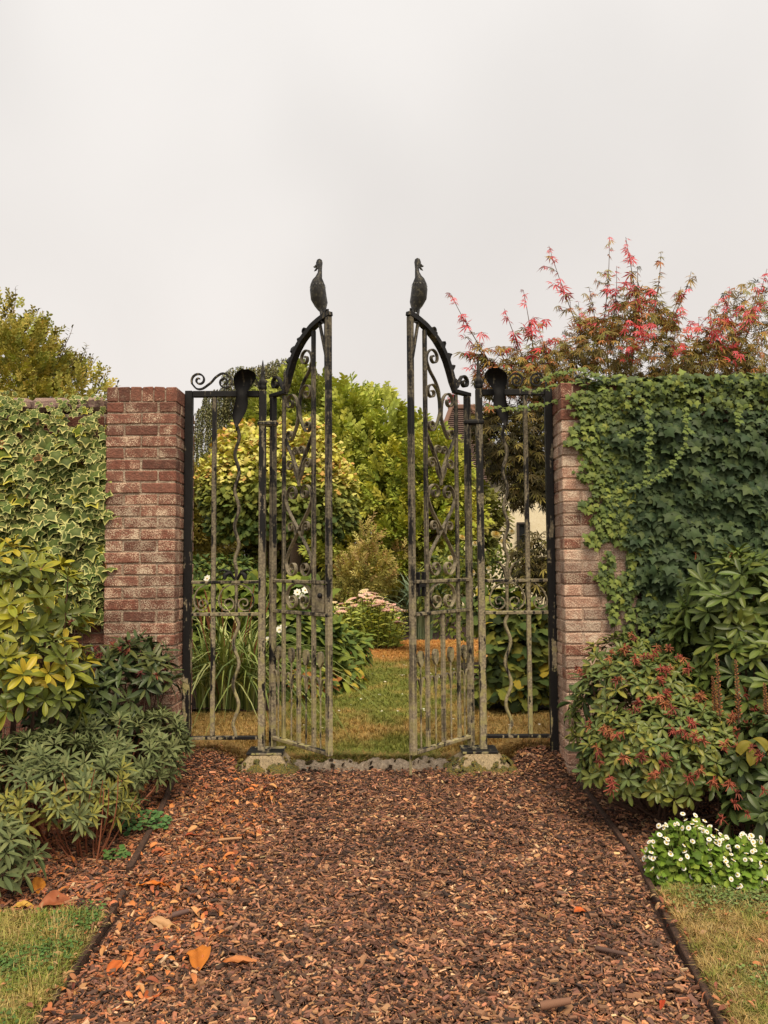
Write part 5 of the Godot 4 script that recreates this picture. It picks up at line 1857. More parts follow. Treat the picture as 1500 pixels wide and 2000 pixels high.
# ---------------------------------------------------------------- the garden beyond the gate
func garden() -> void:
	house()
	var plain := [blade(1.0, 0.24, 0.8, 0.8, 0.2, 0.4, 4), blade(1.0, 0.22, 0.8, 0.8, 0.3, 0.7, 4)]
	var small := spray(blade(0.42, 0.10, 0.8, 0.8, 0.2, 0.3, 3), 11, 1.0)
	var broad := spray(blade(0.40, 0.095, 0.9, 0.7, 0.2, 0.5, 3), 12, 1.0, 0.8)
	var small_m := small.mesh(M.far_leaf)
	var broad_m := broad.mesh(M.far_leaf)
	# weeping birch, far
	var root := thing("weeping_birch", "tall weeping birch with hanging grey green twigs far behind the iron panel", "tree", at(490, 1110, 22.0))
	var inv := root.transform.inverse()
	var heads := [at(478, 728, 22.0), at(440, 770, 22.3), at(520, 725, 21.7), at(412, 850, 22.0), at(455, 840, 21.6), at(560, 712, 22.5), at(590, 735, 22.0), at(530, 800, 22), at(425, 800, 22.2), at(500, 860, 22.0), at(600, 800, 22.4)]
	var ends := []
	for h in heads:
		ends.append(inv * h)
	limbs(root, Vector3.ZERO, inv * at(500, 830, 22.0), 0.20, ends, M.bark)
	var hang := MB.new()
	var lf := blade(0.06, 0.02, 0.8, 0.8, 0.2, 0.3, 2)
	for i in 26:
		var an := i * 2.4
		hang.join(lf, Transform3D(aim(Vector3(cos(an) * 0.6, -0.8, sin(an) * 0.6), Vector3(cos(an), 0.6, sin(an)), rng.randf_range(0.8, 1.3)), Vector3(0.02 * sin(i * 0.7), -i * 0.038, 0.02 * cos(i * 0.9))))
	hang.col = Color(0.5, 0.4, 0.35)
	hang.tube(PackedVector3Array([Vector3.ZERO, Vector3(0.02, -0.5, 0), Vector3(0, -1.0, 0)]), PackedFloat32Array([0.005, 0.004, 0.002]), 3)
	var xfs := []
	var cols := PackedColorArray()
	for h in ends:
		for i in 120:
			var d := rnd_dir()
			var p: Vector3 = h + Vector3(d.x * 0.62, absf(d.y) * 0.28 - 0.12, d.z * 0.6)
			xfs.append(Transform3D(Basis.from_euler(Vector3(rng.randf_range(-0.12, 0.12), rng.randf() * TAU, rng.randf_range(-0.12, 0.12))) * Basis.from_scale(Vector3(1.0, rng.randf_range(0.5, 1.35), 1.0)), p))
			cols.append(jitter(Color(0.20, 0.20, 0.095), 0.25))
	many("crown", hang.mesh(M.far_leaf), xfs, cols, root)
	# broad green trees in the middle
	root = thing("green_tree", "broad light green tree rising in the middle of the gateway", "tree", at(735, 1110, 13.0))
	inv = root.transform.inverse()
	var lobes := [[inv * at(735, 880, 13.0), Vector3(0.75, 1.0, 0.7)], [inv * at(745, 800, 13.0), Vector3(0.26, 0.42, 0.3)], [inv * at(690, 820, 13.0), Vector3(0.40, 0.52, 0.5)], [inv * at(670, 930, 12.8), Vector3(0.65, 0.9, 0.6)], [inv * at(790, 960, 12.8), Vector3(0.6, 0.85, 0.6)], [inv * at(740, 1060, 12.6), Vector3(1.0, 0.7, 0.6)]]
	ends = []
	for l in lobes:
		ends.append(l[0])
	limbs(root, Vector3(0, -0.2, 0), inv * at(735, 1000, 13.0), 0.12, ends, M.bark)
	crown(root, lobes, 4700, broad_m, 0.20, 0.34, func(_p, _d, _k): return Color(0.32, 0.37, 0.07).lerp(Color(0.54, 0.56, 0.11), rng.randf()), -0.18, 1.3, 0.7)
	root = thing("green_tree", "darker green tree between the weeping birch and the light green one", "tree", at(575, 1110, 13.6))
	inv = root.transform.inverse()
	lobes = [[inv * at(580, 860, 13.6), Vector3(0.8, 1.15, 0.7)], [inv * at(615, 800, 13.5), Vector3(0.4, 0.65, 0.5)], [inv * at(530, 900, 13.5), Vector3(0.6, 0.9, 0.6)]]
	limbs(root, Vector3(0, -0.2, 0), inv * at(575, 980, 13.6), 0.11, [lobes[0][0], lobes[1][0], lobes[2][0]], M.bark)
	crown(root, lobes, 2600, broad_m, 0.20, 0.34, func(_p, _d, _k): return Color(0.24, 0.28, 0.06).lerp(Color(0.42, 0.44, 0.09), rng.randf()), -0.18, 1.3, 0.6)
	# golden shrub tree to the right of the opening
	root = thing("golden_tree", "yellow green shrubby tree behind the leaf with the drop bolt", "tree", at(830, 1120, 11.6))
	inv = root.transform.inverse()
	lobes = [[inv * at(842, 950, 11.6), Vector3(0.50, 0.62, 0.5)], [inv * at(775, 960, 11.8), Vector3(0.5, 0.62, 0.4)], [inv * at(855, 895, 11.6), Vector3(0.25, 0.42, 0.3)], [inv * at(830, 1050, 11.4), Vector3(0.62, 0.7, 0.5)], [inv * at(895, 1010, 11.8), Vector3(0.3, 0.35, 0.4)]]
	limbs(root, Vector3(0, -0.2, 0), inv * at(830, 1060, 11.6), 0.05, [lobes[0][0], lobes[1][0], lobes[2][0], lobes[4][0]], M.bark)
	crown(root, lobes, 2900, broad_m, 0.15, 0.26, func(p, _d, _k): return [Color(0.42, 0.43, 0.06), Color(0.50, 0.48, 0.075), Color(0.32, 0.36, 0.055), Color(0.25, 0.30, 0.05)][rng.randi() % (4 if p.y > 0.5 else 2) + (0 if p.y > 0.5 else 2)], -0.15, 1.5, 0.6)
	# tall hedge that closes the garden
	for e in 3:
		root = thing("hedge", ["dense olive hedge closing the garden behind the birch", "dark green hedge closing the garden behind the golden shrub", "far dark hedge beside the cream house"][e], "hedge", [at(430, 1110, 15.5), at(740, 1110, 15.5), at(1150, 1110, 18.0)][e])
		inv = root.transform.inverse()
		lobes = [[[Vector3(-2.6, 0.9, 0), Vector3(2.2, 1.5, 0.7)], [Vector3(0.2, 0.7, 0), Vector3(1.6, 1.3, 0.7)]], [[Vector3(0, 0.7, 0), Vector3(2.3, 1.5, 0.7)]], [[Vector3(2.5, 0.6, 0), Vector3(3.0, 1.6, 0.8)]]][e]
		crown(root, lobes, [6000, 3200, 2600][e], broad_m, 0.26, 0.42, func(_p, _d, _k): return Color(0.13, 0.15, 0.035).lerp(Color(0.22, 0.20, 0.045), rng.randf()), -0.8, 1.2, 0.4, 0.5)
	# small round tree with golden tips
	root = thing("golden_tipped_tree", "round maple like small tree, dark below with yellow and apricot tips", "tree", at(533, 1320, 8.0))
	root.position.y = 0.1
	inv = root.transform.inverse()
	lobes = [[at(545, 985, 8.0), Vector3(0.76, 0.62, 0.62)], [at(500, 910, 8.0), Vector3(0.42, 0.36, 0.4)], [at(585, 905, 7.9), Vector3(0.40, 0.36, 0.4)], [at(440, 960, 8.0), Vector3(0.26, 0.34, 0.35)], [at(650, 985, 8.0), Vector3(0.26, 0.42, 0.35)], [at(455, 905, 8.0), Vector3(0.22, 0.24, 0.25)]]
	ends = []
	for l in lobes:
		ends.append(inv * l[0])
	limbs(root, Vector3.ZERO, inv * at(530, 1080, 8.0), 0.055, ends, M.bark)
	var items := []
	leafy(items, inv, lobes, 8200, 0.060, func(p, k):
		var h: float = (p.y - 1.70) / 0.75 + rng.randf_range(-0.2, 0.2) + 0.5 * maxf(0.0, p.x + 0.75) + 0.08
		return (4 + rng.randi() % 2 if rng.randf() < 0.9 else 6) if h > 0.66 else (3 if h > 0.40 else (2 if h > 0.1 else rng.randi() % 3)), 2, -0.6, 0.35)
	# upright tips
	for s in shell(lobes, 240, 0.2, 1.05):
		for j in 6:
			var p: Vector3 = s[0] + Vector3(rng.randf_range(-0.03, 0.03), j * 0.022, rng.randf_range(-0.03, 0.03))
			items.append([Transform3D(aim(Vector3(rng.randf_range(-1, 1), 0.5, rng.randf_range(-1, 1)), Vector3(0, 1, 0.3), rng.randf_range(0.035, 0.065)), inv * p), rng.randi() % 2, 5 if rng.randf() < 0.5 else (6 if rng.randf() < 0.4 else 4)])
	var ml := [lobed(big_lobes(), 1.0, 0.6, Color(0.9, 0.9, 0.85), Color(0.85, 0.9, 0.85), Color.WHITE, 0.25), lobed(ivy_outline(), 1.0, 0.6, Color(0.9, 0.9, 0.85), Color(0.85, 0.9, 0.85), Color.WHITE, 0.3)]
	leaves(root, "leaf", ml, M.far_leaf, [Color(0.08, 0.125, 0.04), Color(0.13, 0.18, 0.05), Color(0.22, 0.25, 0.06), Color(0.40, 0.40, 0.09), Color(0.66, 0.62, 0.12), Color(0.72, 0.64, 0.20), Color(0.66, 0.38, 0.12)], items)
	# olive shrub behind it at the panel's edge
	root = thing("olive_shrub", "loose olive shrub seen through the iron panel beside the speckled pier", "shrub", at(395, 1150, 9.0))
	inv = root.transform.inverse()
	crown(root, [[inv * at(385, 1040, 9.0), Vector3(0.42, 0.62, 0.4)], [inv * at(395, 960, 9.0), Vector3(0.22, 0.3, 0.3)]], 900, small_m, 0.13, 0.2, func(_p, _d, _k): return Color(0.24, 0.21, 0.05), -0.2, 1.8)
	# wispy shrub in the centre
	root = thing("wispy_shrub", "airy bronze green shrub with pale upright tips above the pink flowers", "shrub", at(720, 1215, 10.9))
	inv = root.transform.inverse()
	lobes = [[inv * at(715, 1120, 10.9), Vector3(0.38, 0.30, 0.36)], [inv * at(690, 1165, 10.8), Vector3(0.34, 0.2, 0.3)], [inv * at(715, 1055, 10.9), Vector3(0.16, 0.24, 0.18)], [inv * at(775, 1085, 10.9), Vector3(0.14, 0.26, 0.18)]]
	var wisp := spray(blade(0.34, 0.055, 0.8, 0.8, 0.2, 0.5, 3), 11, 1.0, 0.85).mesh(M.far_leaf)
	crown(root, lobes, 1150, wisp, 0.10, 0.19, func(p, _d, _k): return [Color(0.50, 0.42, 0.14), Color(0.42, 0.29, 0.12), Color(0.34, 0.31, 0.07)][rng.randi() % 3] if p.y > 0.62 + rng.randf_range(-0.15, 0.15) else [Color(0.28, 0.25, 0.07), Color(0.38, 0.35, 0.10), Color(0.20, 0.19, 0.055)][rng.randi() % 3], -0.15, 2.2, 1.3)
	# stonecrop
	root = thing("stonecrop", "clump of pale pink flat flower heads on fresh green stems by the lawn", "flowers", at(715, 1243, 10.3))
	inv = root.transform.inverse()
	var smesh := blade(1.0, 0.22, 0.8, 0.8, 0.2, 0.3, 3)
	items = []
	var head := MB.new()
	for i in 26:
		var rr := sqrt(i / 26.0)
		var an := i * 2.4
		var fl := MB.new()
		fl.col = Color(1, lerpf(0.75, 1.0, rng.randf()), lerpf(0.75, 1.0, rng.randf()))
		fl.lathe(PackedVector2Array([Vector2(0.2, -0.1), Vector2(0.22, 0.02), Vector2(0.12, 0.12), Vector2(0.001, 0.14)]), Vector3.ZERO, 5)
		head.join(fl, Transform3D(Basis.IDENTITY, Vector3(cos(an) * rr, 0.22 * (1.0 - rr * rr), sin(an) * rr)))
	var hm := [head.mesh(mat(Color(0.72, 0.52, 0.40), 0.8)), head.mesh(mat(Color(0.66, 0.62, 0.36), 0.8)), head.mesh(mat(Color(0.74, 0.60, 0.46), 0.8))]
	for i in 84:
		var px := rng.randf_range(648, 792)
		var t := (px - 650.0) / 140.0
		var tall := 0.44 + 0.24 * sin(PI * clampf(t * 0.9 + 0.12, 0, 1)) + rng.randf_range(-0.16, 0.06)
		var base := at(px * 0.75 + 180, 1240, 10.3)
		base = Vector3(base.x, 0.1, -10.3 + rng.randf_range(-0.5, 0.35))
		var top := Vector3(at(px, 1200, 10.3).x, 0.1 + tall, base.z + rng.randf_range(0, 0.15))
		var sm := MB.new()
		sm.tube(bend(inv * base, inv * top, Vector3(0, 0.03, 0), 5), PackedFloat32Array([0.006]), 4)
		part("stalk", sm.mesh(M.greenstem), root)
		for j in 17:
			var q := (inv * base).lerp(inv * top, (j + 1.5) / 19.0)
			var an := j * 2.4
			items.append([Transform3D(aim(Vector3(cos(an), 0.45, sin(an)), Vector3(cos(an) * -0.2, 1, sin(an) * -0.2 + 0.35), rng.randf_range(0.08, 0.125)), q), 0, 0 if j < 6 else (1 + rng.randi() % 2)])
		if i % 5 < 3:
			part("flower_head", hm[0 if rng.randf() < 0.5 else 1 + rng.randi() % 2], root, Transform3D(Basis.from_euler(Vector3(rng.randf_range(0.0, 0.5), rng.randf() * 6, 0)).scaled(Vector3.ONE * rng.randf_range(0.045, 0.072)), inv * top))
	leaves(root, "leaf", [smesh], M.far_leaf, [Color(0.46, 0.54, 0.12), Color(0.66, 0.70, 0.16), Color(0.56, 0.64, 0.19)], items, 200)
	# yucca
	root = thing("yucca", "spiky blue green sword leaved clump between flowers and gate leaf", "yucca", at(822, 1248, 9.7))
	var ym := [leaf_mat(Color(0.13, 0.185, 0.11), 0.5, 0.1), leaf_mat(Color(0.18, 0.24, 0.15), 0.5, 0.1), leaf_mat(Color(0.09, 0.14, 0.085), 0.5, 0.1)]
	strap_plant(root, 150, 1.02, 0.042, 0.12, ym, 0.62)
	# bed on the near side, through the panel with the acorns
	root = thing("strap_leaved_plant", "fountain of long narrow strap leaves behind the iron panel with acorns", "plant", Vector3(-1.22, 0.09, -6.1))
	ym = [leaf_mat(Color(0.30, 0.36, 0.10), 0.5, 0.3), leaf_mat(Color(0.20, 0.26, 0.07), 0.5, 0.3), leaf_mat(Color(0.44, 0.47, 0.19), 0.5, 0.3), leaf_mat(Color(0.12, 0.165, 0.05), 0.5, 0.3)]
	strap_plant(root, 300, 1.12, 0.018, 0.22, ym, 1.12)
	for i in 16:
		var m := MB.new()
		var a := Vector3(rng.randf_range(-0.12, 0.12), 0, rng.randf_range(-0.1, 0.1))
		m.tube(bend(a, a + Vector3(rng.randf_range(-0.25, 0.30), rng.randf_range(0.75, 0.98), rng.randf_range(-0.1, 0.15)), Vector3(0, 0, 0), 4), PackedFloat32Array([0.004]), 4)
		part("dry_stem", m.mesh(M.redstem), root)
	root = thing("anemone", "broad lobed green anemone leaves with white flowers behind the strap leaves", "plant", Vector3(-1.05, 0.1, -6.9))
	inv = root.transform.inverse()
	items = []
	lobes = [[Vector3(-1.25, 0.86, -6.9), Vector3(0.42, 0.26, 0.3)], [Vector3(-0.85, 0.88, -7.0), Vector3(0.34, 0.24, 0.3)], [Vector3(-1.3, 0.5, -6.9), Vector3(0.45, 0.4, 0.3)], [Vector3(-0.8, 0.5, -6.9), Vector3(0.4, 0.4, 0.3)]]
	leafy(items, inv, lobes, 1300, 0.11, func(p, k): return [1, 2, 2, 3][rng.randi() % 4] if p.y > 0.75 else rng.randi() % 3, 2, -0.3)
	leaves(root, "leaf", ml, M.far_leaf, [Color(0.05, 0.08, 0.025), Color(0.12, 0.17, 0.04), Color(0.21, 0.26, 0.05), Color(0.30, 0.33, 0.06)], items, 260)
	var wf := MB.new()
	for i in 7:
		var an := TAU * i / 7
		var x := Vector3(cos(an), 0.2, sin(an))
		var s := Vector3(-sin(an), 0, cos(an)) * 0.42
		wf.q(wf.add(x * 0.1, Vector3.UP), wf.add(x * 0.65 + s, Vector3.UP), wf.add(x * 1.05, Vector3.UP), wf.add(x * 0.65 - s, Vector3.UP))
	wf.col = Color(0.8, 0.6, 0.1)
	wf.lathe(PackedVector2Array([Vector2(0.24, 0.05), Vector2(0.18, 0.2), Vector2(0.001, 0.26)]), Vector3.ZERO, 7)
	var wfm := wf.mesh(mat(Color(0.78, 0.76, 0.68), 0.7))
	for q in [[581, 1157], [596, 1153], [590, 1166], [545, 1230], [553, 1225], [520, 1250], [405, 1130], [566, 1172]]:
		part("flower", wfm, root, Transform3D(Basis.from_euler(Vector3(1.1, rng.randf_range(-0.5, 0.5), 0)).scaled(Vector3.ONE * 0.033), inv * at(q[0], q[1], 6.55)))
	root = thing("leafy_shrub", "low fresh green small leaved shrub under the golden tipped tree", "shrub", Vector3(-1.5, 0.1, -7.5))
	inv = root.transform.inverse()
	items = []
	leafy(items, inv, [[at(445, 1125, 7.5), Vector3(0.34, 0.20, 0.3)], [at(400, 1150, 7.5), Vector3(0.3, 0.3, 0.3)], [at(490, 1160, 7.6), Vector3(0.3, 0.26, 0.3)]], 1500, 0.062, func(_p, k): return rng.randi() % 4, 2, -0.3)
	leaves(root, "leaf", plain, M.far_leaf, [Color(0.05, 0.08, 0.025), Color(0.085, 0.135, 0.04), Color(0.12, 0.18, 0.05), Color(0.18, 0.22, 0.05)], items, 200)
	root = thing("peony_shrub", "spreading shrub of long green leaves, some yellowing, at the lawn's bend", "shrub", Vector3(-0.75, 0.1, -7.3))
	inv = root.transform.inverse()
	items = []
	lobes = [[at(650, 1275, 7.4), Vector3(0.32, 0.26, 0.35)], [at(600, 1265, 7.1), Vector3(0.34, 0.32, 0.35)], [at(665, 1330, 7.0), Vector3(0.17, 0.20, 0.25)], [at(590, 1345, 6.7), Vector3(0.28, 0.24, 0.25)], [at(545, 1300, 6.8), Vector3(0.25, 0.3, 0.25)]]
	leafy(items, inv, lobes, 2400, 0.125, func(p, k): return ([4, 5, 1, 3][rng.randi() % 4] if p.y < 0.42 and rng.randf() < 0.5 else [1, 2, 2, 3][rng.randi() % 4]), 2, -0.4, 0.6)
	leaves(root, "leaf", [blade(1.0, 0.17, 0.9, 0.75, 0.25, 0.6, 5), blade(1.0, 0.20, 0.9, 0.75, 0.2, 0.9, 5)], M.far_leaf, [Color(0.04, 0.065, 0.02), Color(0.12, 0.175, 0.045), Color(0.17, 0.23, 0.05), Color(0.26, 0.29, 0.05), Color(0.42, 0.32, 0.05), Color(0.40, 0.17, 0.05)], items)
	# right bed: vine leaves, roses
	root = thing("vine", "tangled vine with big lobed leaves, a few turned yellow, behind the iron panel", "vine", Vector3(1.0, 0.1, -6.1))
	inv = root.transform.inverse()
	items = []
	lobes = [[at(1015, 1250, 6.1), Vector3(0.28, 0.30, 0.25)], [at(1000, 1340, 6.0), Vector3(0.28, 0.24, 0.2)], [at(965, 1200, 6.3), Vector3(0.22, 0.20, 0.25)], [at(1070, 1300, 6.1), Vector3(0.3, 0.4, 0.25)]]
	leafy(items, inv, lobes, 1050, 0.100, func(p, k): return 5 if rng.randf() < 0.05 else rng.randi() % 5, 2, -0.4, 0.8)
	leaves(root, "leaf", ml, M.far_leaf, [Color(0.035, 0.05, 0.018), Color(0.085, 0.13, 0.04), Color(0.14, 0.18, 0.05), Color(0.20, 0.23, 0.05), Color(0.3, 0.3, 0.06), Color(0.50, 0.38, 0.05)], items)
	root = thing("rose_bush", "leafy rose bush with cream yellow roses before the house", "rose bush", Vector3(1.1, 0.1, -8.2))
	inv = root.transform.inverse()
	items = []
	lobes = [[at(900, 1130, 8.2), Vector3(0.36, 0.36, 0.3)], [at(985, 1130, 8.2), Vector3(0.36, 0.32, 0.3)], [at(920, 1210, 8.0), Vector3(0.36, 0.4, 0.3)], [at(850, 1160, 8.6), Vector3(0.25, 0.40, 0.3)]]
	leafy(items, inv, lobes, 2300, 0.062, func(_p, k): return rng.randi() % 5, 2, -0.4)
	leaves(root, "leaf", plain, M.far_leaf, [Color(0.055, 0.08, 0.025), Color(0.11, 0.15, 0.04), Color(0.17, 0.21, 0.045), Color(0.24, 0.28, 0.05), Color(0.30, 0.32, 0.07)], items, 220)
	var rose := MB.new()
	for ring in 3:
		for i in 6:
			var an := TAU * i / 6 + ring * 0.5
			var o := [1.0, 0.72, 0.42][ring] as float
			var x := Vector3(cos(an), 0, sin(an))
			var s := Vector3(-sin(an), 0, cos(an)) * 0.5 * o
			var h := [0.1, 0.35, 0.55][ring] as float
			rose.col = [Color(1, 1, 0.9), Color(1, 0.95, 0.75), Color(1, 0.85, 0.5)][ring]
			rose.q(rose.add(x * 0.1, x + Vector3.UP), rose.add(x * 0.8 * o + s + Vector3(0, h, 0), x + Vector3.UP), rose.add(x * 0.95 * o + Vector3(0, h * 1.15, 0), x + Vector3.UP), rose.add(x * 0.8 * o - s + Vector3(0, h, 0), x + Vector3.UP))
	rose.smooth()
	var rm := [rose.mesh(mat(Color(0.78, 0.66, 0.30), 0.7)), rose.mesh(mat(Color(0.80, 0.74, 0.52), 0.7))]
	for q in [[968, 1045, 1.25, 0], [984, 1058, 0.95, 0], [1000, 1040, 0.9, 1], [914, 1072, 1.0, 1], [928, 1062, 0.8, 1], [902, 1050, 0.9, 0], [945, 1075, 0.6, 1], [922, 1118, 0.9, 1], [935, 1150, 0.8, 1], [880, 1090, 0.7, 1], [955, 1110, 0.7, 1], [1010, 1090, 0.6, 1]]:
		part("rose", rm[q[3]], root, Transform3D(Basis.from_euler(Vector3(rng.randf_range(0.6, 1.2), rng.randf_range(-0.6, 0.6), 0)).scaled(Vector3.ONE * 0.045 * q[2]), inv * at(q[0], q[1], 7.8)))
	maple()
	left_tree()


func maple() -> void:
	var root := thing("japanese_maple", "bronze green Japanese maple with crimson shoots above the ivy clad wall", "tree", Vector3(2.25, 0.05, -6.9))
	var inv := root.transform.inverse()
	var items := []
	var sh := [fingers(1.0, [-1.25, -0.62, 0.0, 0.62, 1.25], [0.6, 0.9, 1.0, 0.9, 0.6], 0.075), fingers(1.0, [-1.5, -0.9, -0.42, 0.0, 0.42, 0.9, 1.5], [0.5, 0.75, 0.9, 1.0, 0.9, 0.75, 0.5], 0.06)]
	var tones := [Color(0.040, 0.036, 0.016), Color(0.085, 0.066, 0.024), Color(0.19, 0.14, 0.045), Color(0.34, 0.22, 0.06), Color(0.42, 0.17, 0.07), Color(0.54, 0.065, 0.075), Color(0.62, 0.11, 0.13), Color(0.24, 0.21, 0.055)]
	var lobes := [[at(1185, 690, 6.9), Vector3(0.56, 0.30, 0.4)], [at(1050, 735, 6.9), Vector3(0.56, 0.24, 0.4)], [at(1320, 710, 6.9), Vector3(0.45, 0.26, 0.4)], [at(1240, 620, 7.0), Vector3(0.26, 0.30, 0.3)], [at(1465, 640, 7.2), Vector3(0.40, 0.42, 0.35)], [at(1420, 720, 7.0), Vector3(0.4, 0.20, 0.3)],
		[at(1010, 870, 6.8), Vector3(0.34, 0.34, 0.4)], [at(1040, 950, 6.7), Vector3(0.26, 0.22, 0.3)], [at(960, 830, 6.9), Vector3(0.20, 0.22, 0.3)], [at(1055, 1110, 6.5), Vector3(0.24, 0.32, 0.25)], [at(1100, 820, 6.9), Vector3(0.4, 0.4, 0.4)]]
	for k in [1.0, 0.82, 0.6]:
		for s in shell(lobes, 1250, -0.8, k):
			var tip: Vector3 = (s[1] * 0.6 + Vector3(0, -0.55, 0.1) + rnd_dir() * 0.6).normalized()
			var nn: Vector3 = (Vector3(0, 0.9, 0.35) + s[1] * 0.4 + rnd_dir() * 0.4).normalized()
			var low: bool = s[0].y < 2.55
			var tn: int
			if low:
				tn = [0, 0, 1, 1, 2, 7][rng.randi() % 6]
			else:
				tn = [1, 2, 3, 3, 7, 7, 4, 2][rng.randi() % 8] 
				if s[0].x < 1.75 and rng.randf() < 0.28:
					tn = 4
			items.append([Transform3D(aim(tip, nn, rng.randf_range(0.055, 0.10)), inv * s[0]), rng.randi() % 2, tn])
	for k in [1.0, 0.75, 0.45]:
		for s in shell(lobes.slice(0, 6), 1500, -0.9, k):
			if s[0].y > 3.05 + rng.randf_range(-0.2, 0.2):
				continue
			var tip: Vector3 = (s[1] * 0.5 + Vector3(0, -0.5, 0.1) + rnd_dir() * 0.7).normalized()
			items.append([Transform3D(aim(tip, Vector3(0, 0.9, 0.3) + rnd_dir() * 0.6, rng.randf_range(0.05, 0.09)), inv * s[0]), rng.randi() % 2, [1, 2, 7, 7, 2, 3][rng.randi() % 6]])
	for k in [1.0, 0.8, 0.55, 0.3]:
		for s in shell(lobes.slice(6), 620, -0.9, k):
			var tip: Vector3 = (s[1] * 0.5 + Vector3(0, -0.6, 0.1) + rnd_dir() * 0.6).normalized()
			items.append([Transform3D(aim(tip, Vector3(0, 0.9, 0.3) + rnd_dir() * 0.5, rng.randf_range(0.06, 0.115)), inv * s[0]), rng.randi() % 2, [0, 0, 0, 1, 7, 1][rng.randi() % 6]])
	var fork := Vector3(-0.35, 1.35, 0.0)
	var m := MB.new()
	m.tube(bend(Vector3.ZERO, fork, Vector3(0.05, 0, 0)), taper(0.09, 0.06), 8)
	part("trunk", m.mesh(M.bark), root)
	for l in lobes:
		var b := MB.new()
		b.tube(bend(fork, inv * l[0], Vector3(rng.randf_range(-0.1, 0.1), rng.randf_range(-0.1, 0.05), 0)), taper(0.032, 0.008), 6)
		part("limb", b.mesh(M.bark), root)
	# long shoots that stand against the sky, reddest at their tips
	for s in [[975, 735, 880, 573, 1.0], [990, 740, 905, 652, 0.6], [1035, 735, 985, 603, 0.8], [1050, 735, 1022, 566, 1.0], [1085, 740, 1050, 640, 0.6], [1150, 690, 1072, 480, 0.9], [1170, 690, 1190, 462, 0.35], [1190, 680, 1204, 520, 1.0], [1255, 660, 1222, 463, 1.0], [1265, 650, 1291, 492, 0.15], [1290, 660, 1350, 530, 0.25], [1230, 660, 1245, 520, 0.3], [1350, 740, 1400, 590, 0.5], [1385, 730, 1425, 560, 0.9], [1400, 720, 1498, 525, 1.0], [1420, 700, 1480, 560, 0.4], [1345, 720, 1365, 620, 1.0], [1310, 700, 1320, 600, 0.2], [1120, 720, 1130, 590, 0.3], [945, 745, 915, 690, 0.7], [1440, 740, 1470, 690, 0.0], [1170, 690, 1150, 560, 0.3], [1275, 680, 1330, 560, 0.2]]:
		var dz := 6.9 + rng.randf_range(-0.3, 0.2)
		var a := at(s[0], s[1], dz)
		var b := at(s[2], s[3], dz)
		var path := bend(inv * a, inv * b, Vector3((b.x - a.x) * 0.12 + 0.015, 0.03, 0), 12)
		var st := MB.new()
		st.tube(path, taper(0.006, 0.0018, 12), 5)
		part("shoot", st.mesh(M.brownstem), root)
		var runs := [path]
		var len := (b - a).length()
		for i in int(len / 0.13):
			var t := rng.randf_range(0.08, 0.85)
			var p: Vector3 = path[int(t * 11.0)]
			var side := 1.0 if i % 2 else -1.0
			var e: Vector3 = p + Vector3(side * rng.randf_range(0.06, 0.2), rng.randf_range(-0.01, 0.17), rng.randf_range(-0.12, 0.12)) * lerpf(1.25, 0.5, t)
			var tw := bend(p, e, Vector3(0, 0.015, 0), 12)
			var tm := MB.new()
			tm.tube(tw, taper(0.003, 0.001, 12), 4)
			part("twig", tm.mesh(M.brownstem), root)
			runs.append(tw)
		for ri in runs.size():
			var run: PackedVector3Array = runs[ri]
			var cnt := int(run[0].distance_to(run[11]) / (0.026 if ri == 0 else 0.017))
			var ph := rng.randf() * 6.0
			for i in cnt:
				var t := (i + rng.randf()) / cnt
				if sin(t * 17.0 + ph) < -0.35 and t < 0.85:
					continue
				var k := t * 10.99
				var p: Vector3 = run[int(k)].lerp(run[mini(int(k) + 1, 11)], k - int(k))
				var tip := Vector3(rng.randf_range(-1.0, 1.0), rng.randf_range(-0.95, 0.15), rng.randf_range(-0.6, 0.8))
				var hgt := t if ri == 0 else clampf((seen_at(root.transform * p).y - s[1]) / (s[3] - s[1]), 0.0, 1.0)
				var red: float = s[4] * smoothstep(0.15, 0.65, hgt + rng.randf_range(-0.2, 0.2))
				var tn: int = (5 + rng.randi() % 2) if rng.randf() < red * 0.9 else [3, 4, 2, 7, 3][rng.randi() % 5]
				items.append([Transform3D(aim(tip, Vector3(0, 1, 0.6) + rnd_dir() * 0.6, lerpf(0.115, 0.06, hgt * hgt) * rng.randf_range(0.6, 1.2)), p + rnd_dir() * 0.014), rng.randi() % 2, tn])
	for q in [[1235, 635], [1250, 650], [1265, 640], [1240, 670], [1225, 690], [1330, 680], [1350, 640], [1435, 690], [890, 780]]:
		for i in 9:
			items.append([Transform3D(aim(rnd_dir() + Vector3(0, -0.3, 0.2), Vector3(0, 1, 0.7), rng.randf_range(0.05, 0.09)), inv * (at(q[0], q[1], 6.45) + rnd_dir() * 0.06)), rng.randi() % 2, 5 + rng.randi() % 2])
	leaves(root, "leaf", sh, M.far_leaf, tones, items)


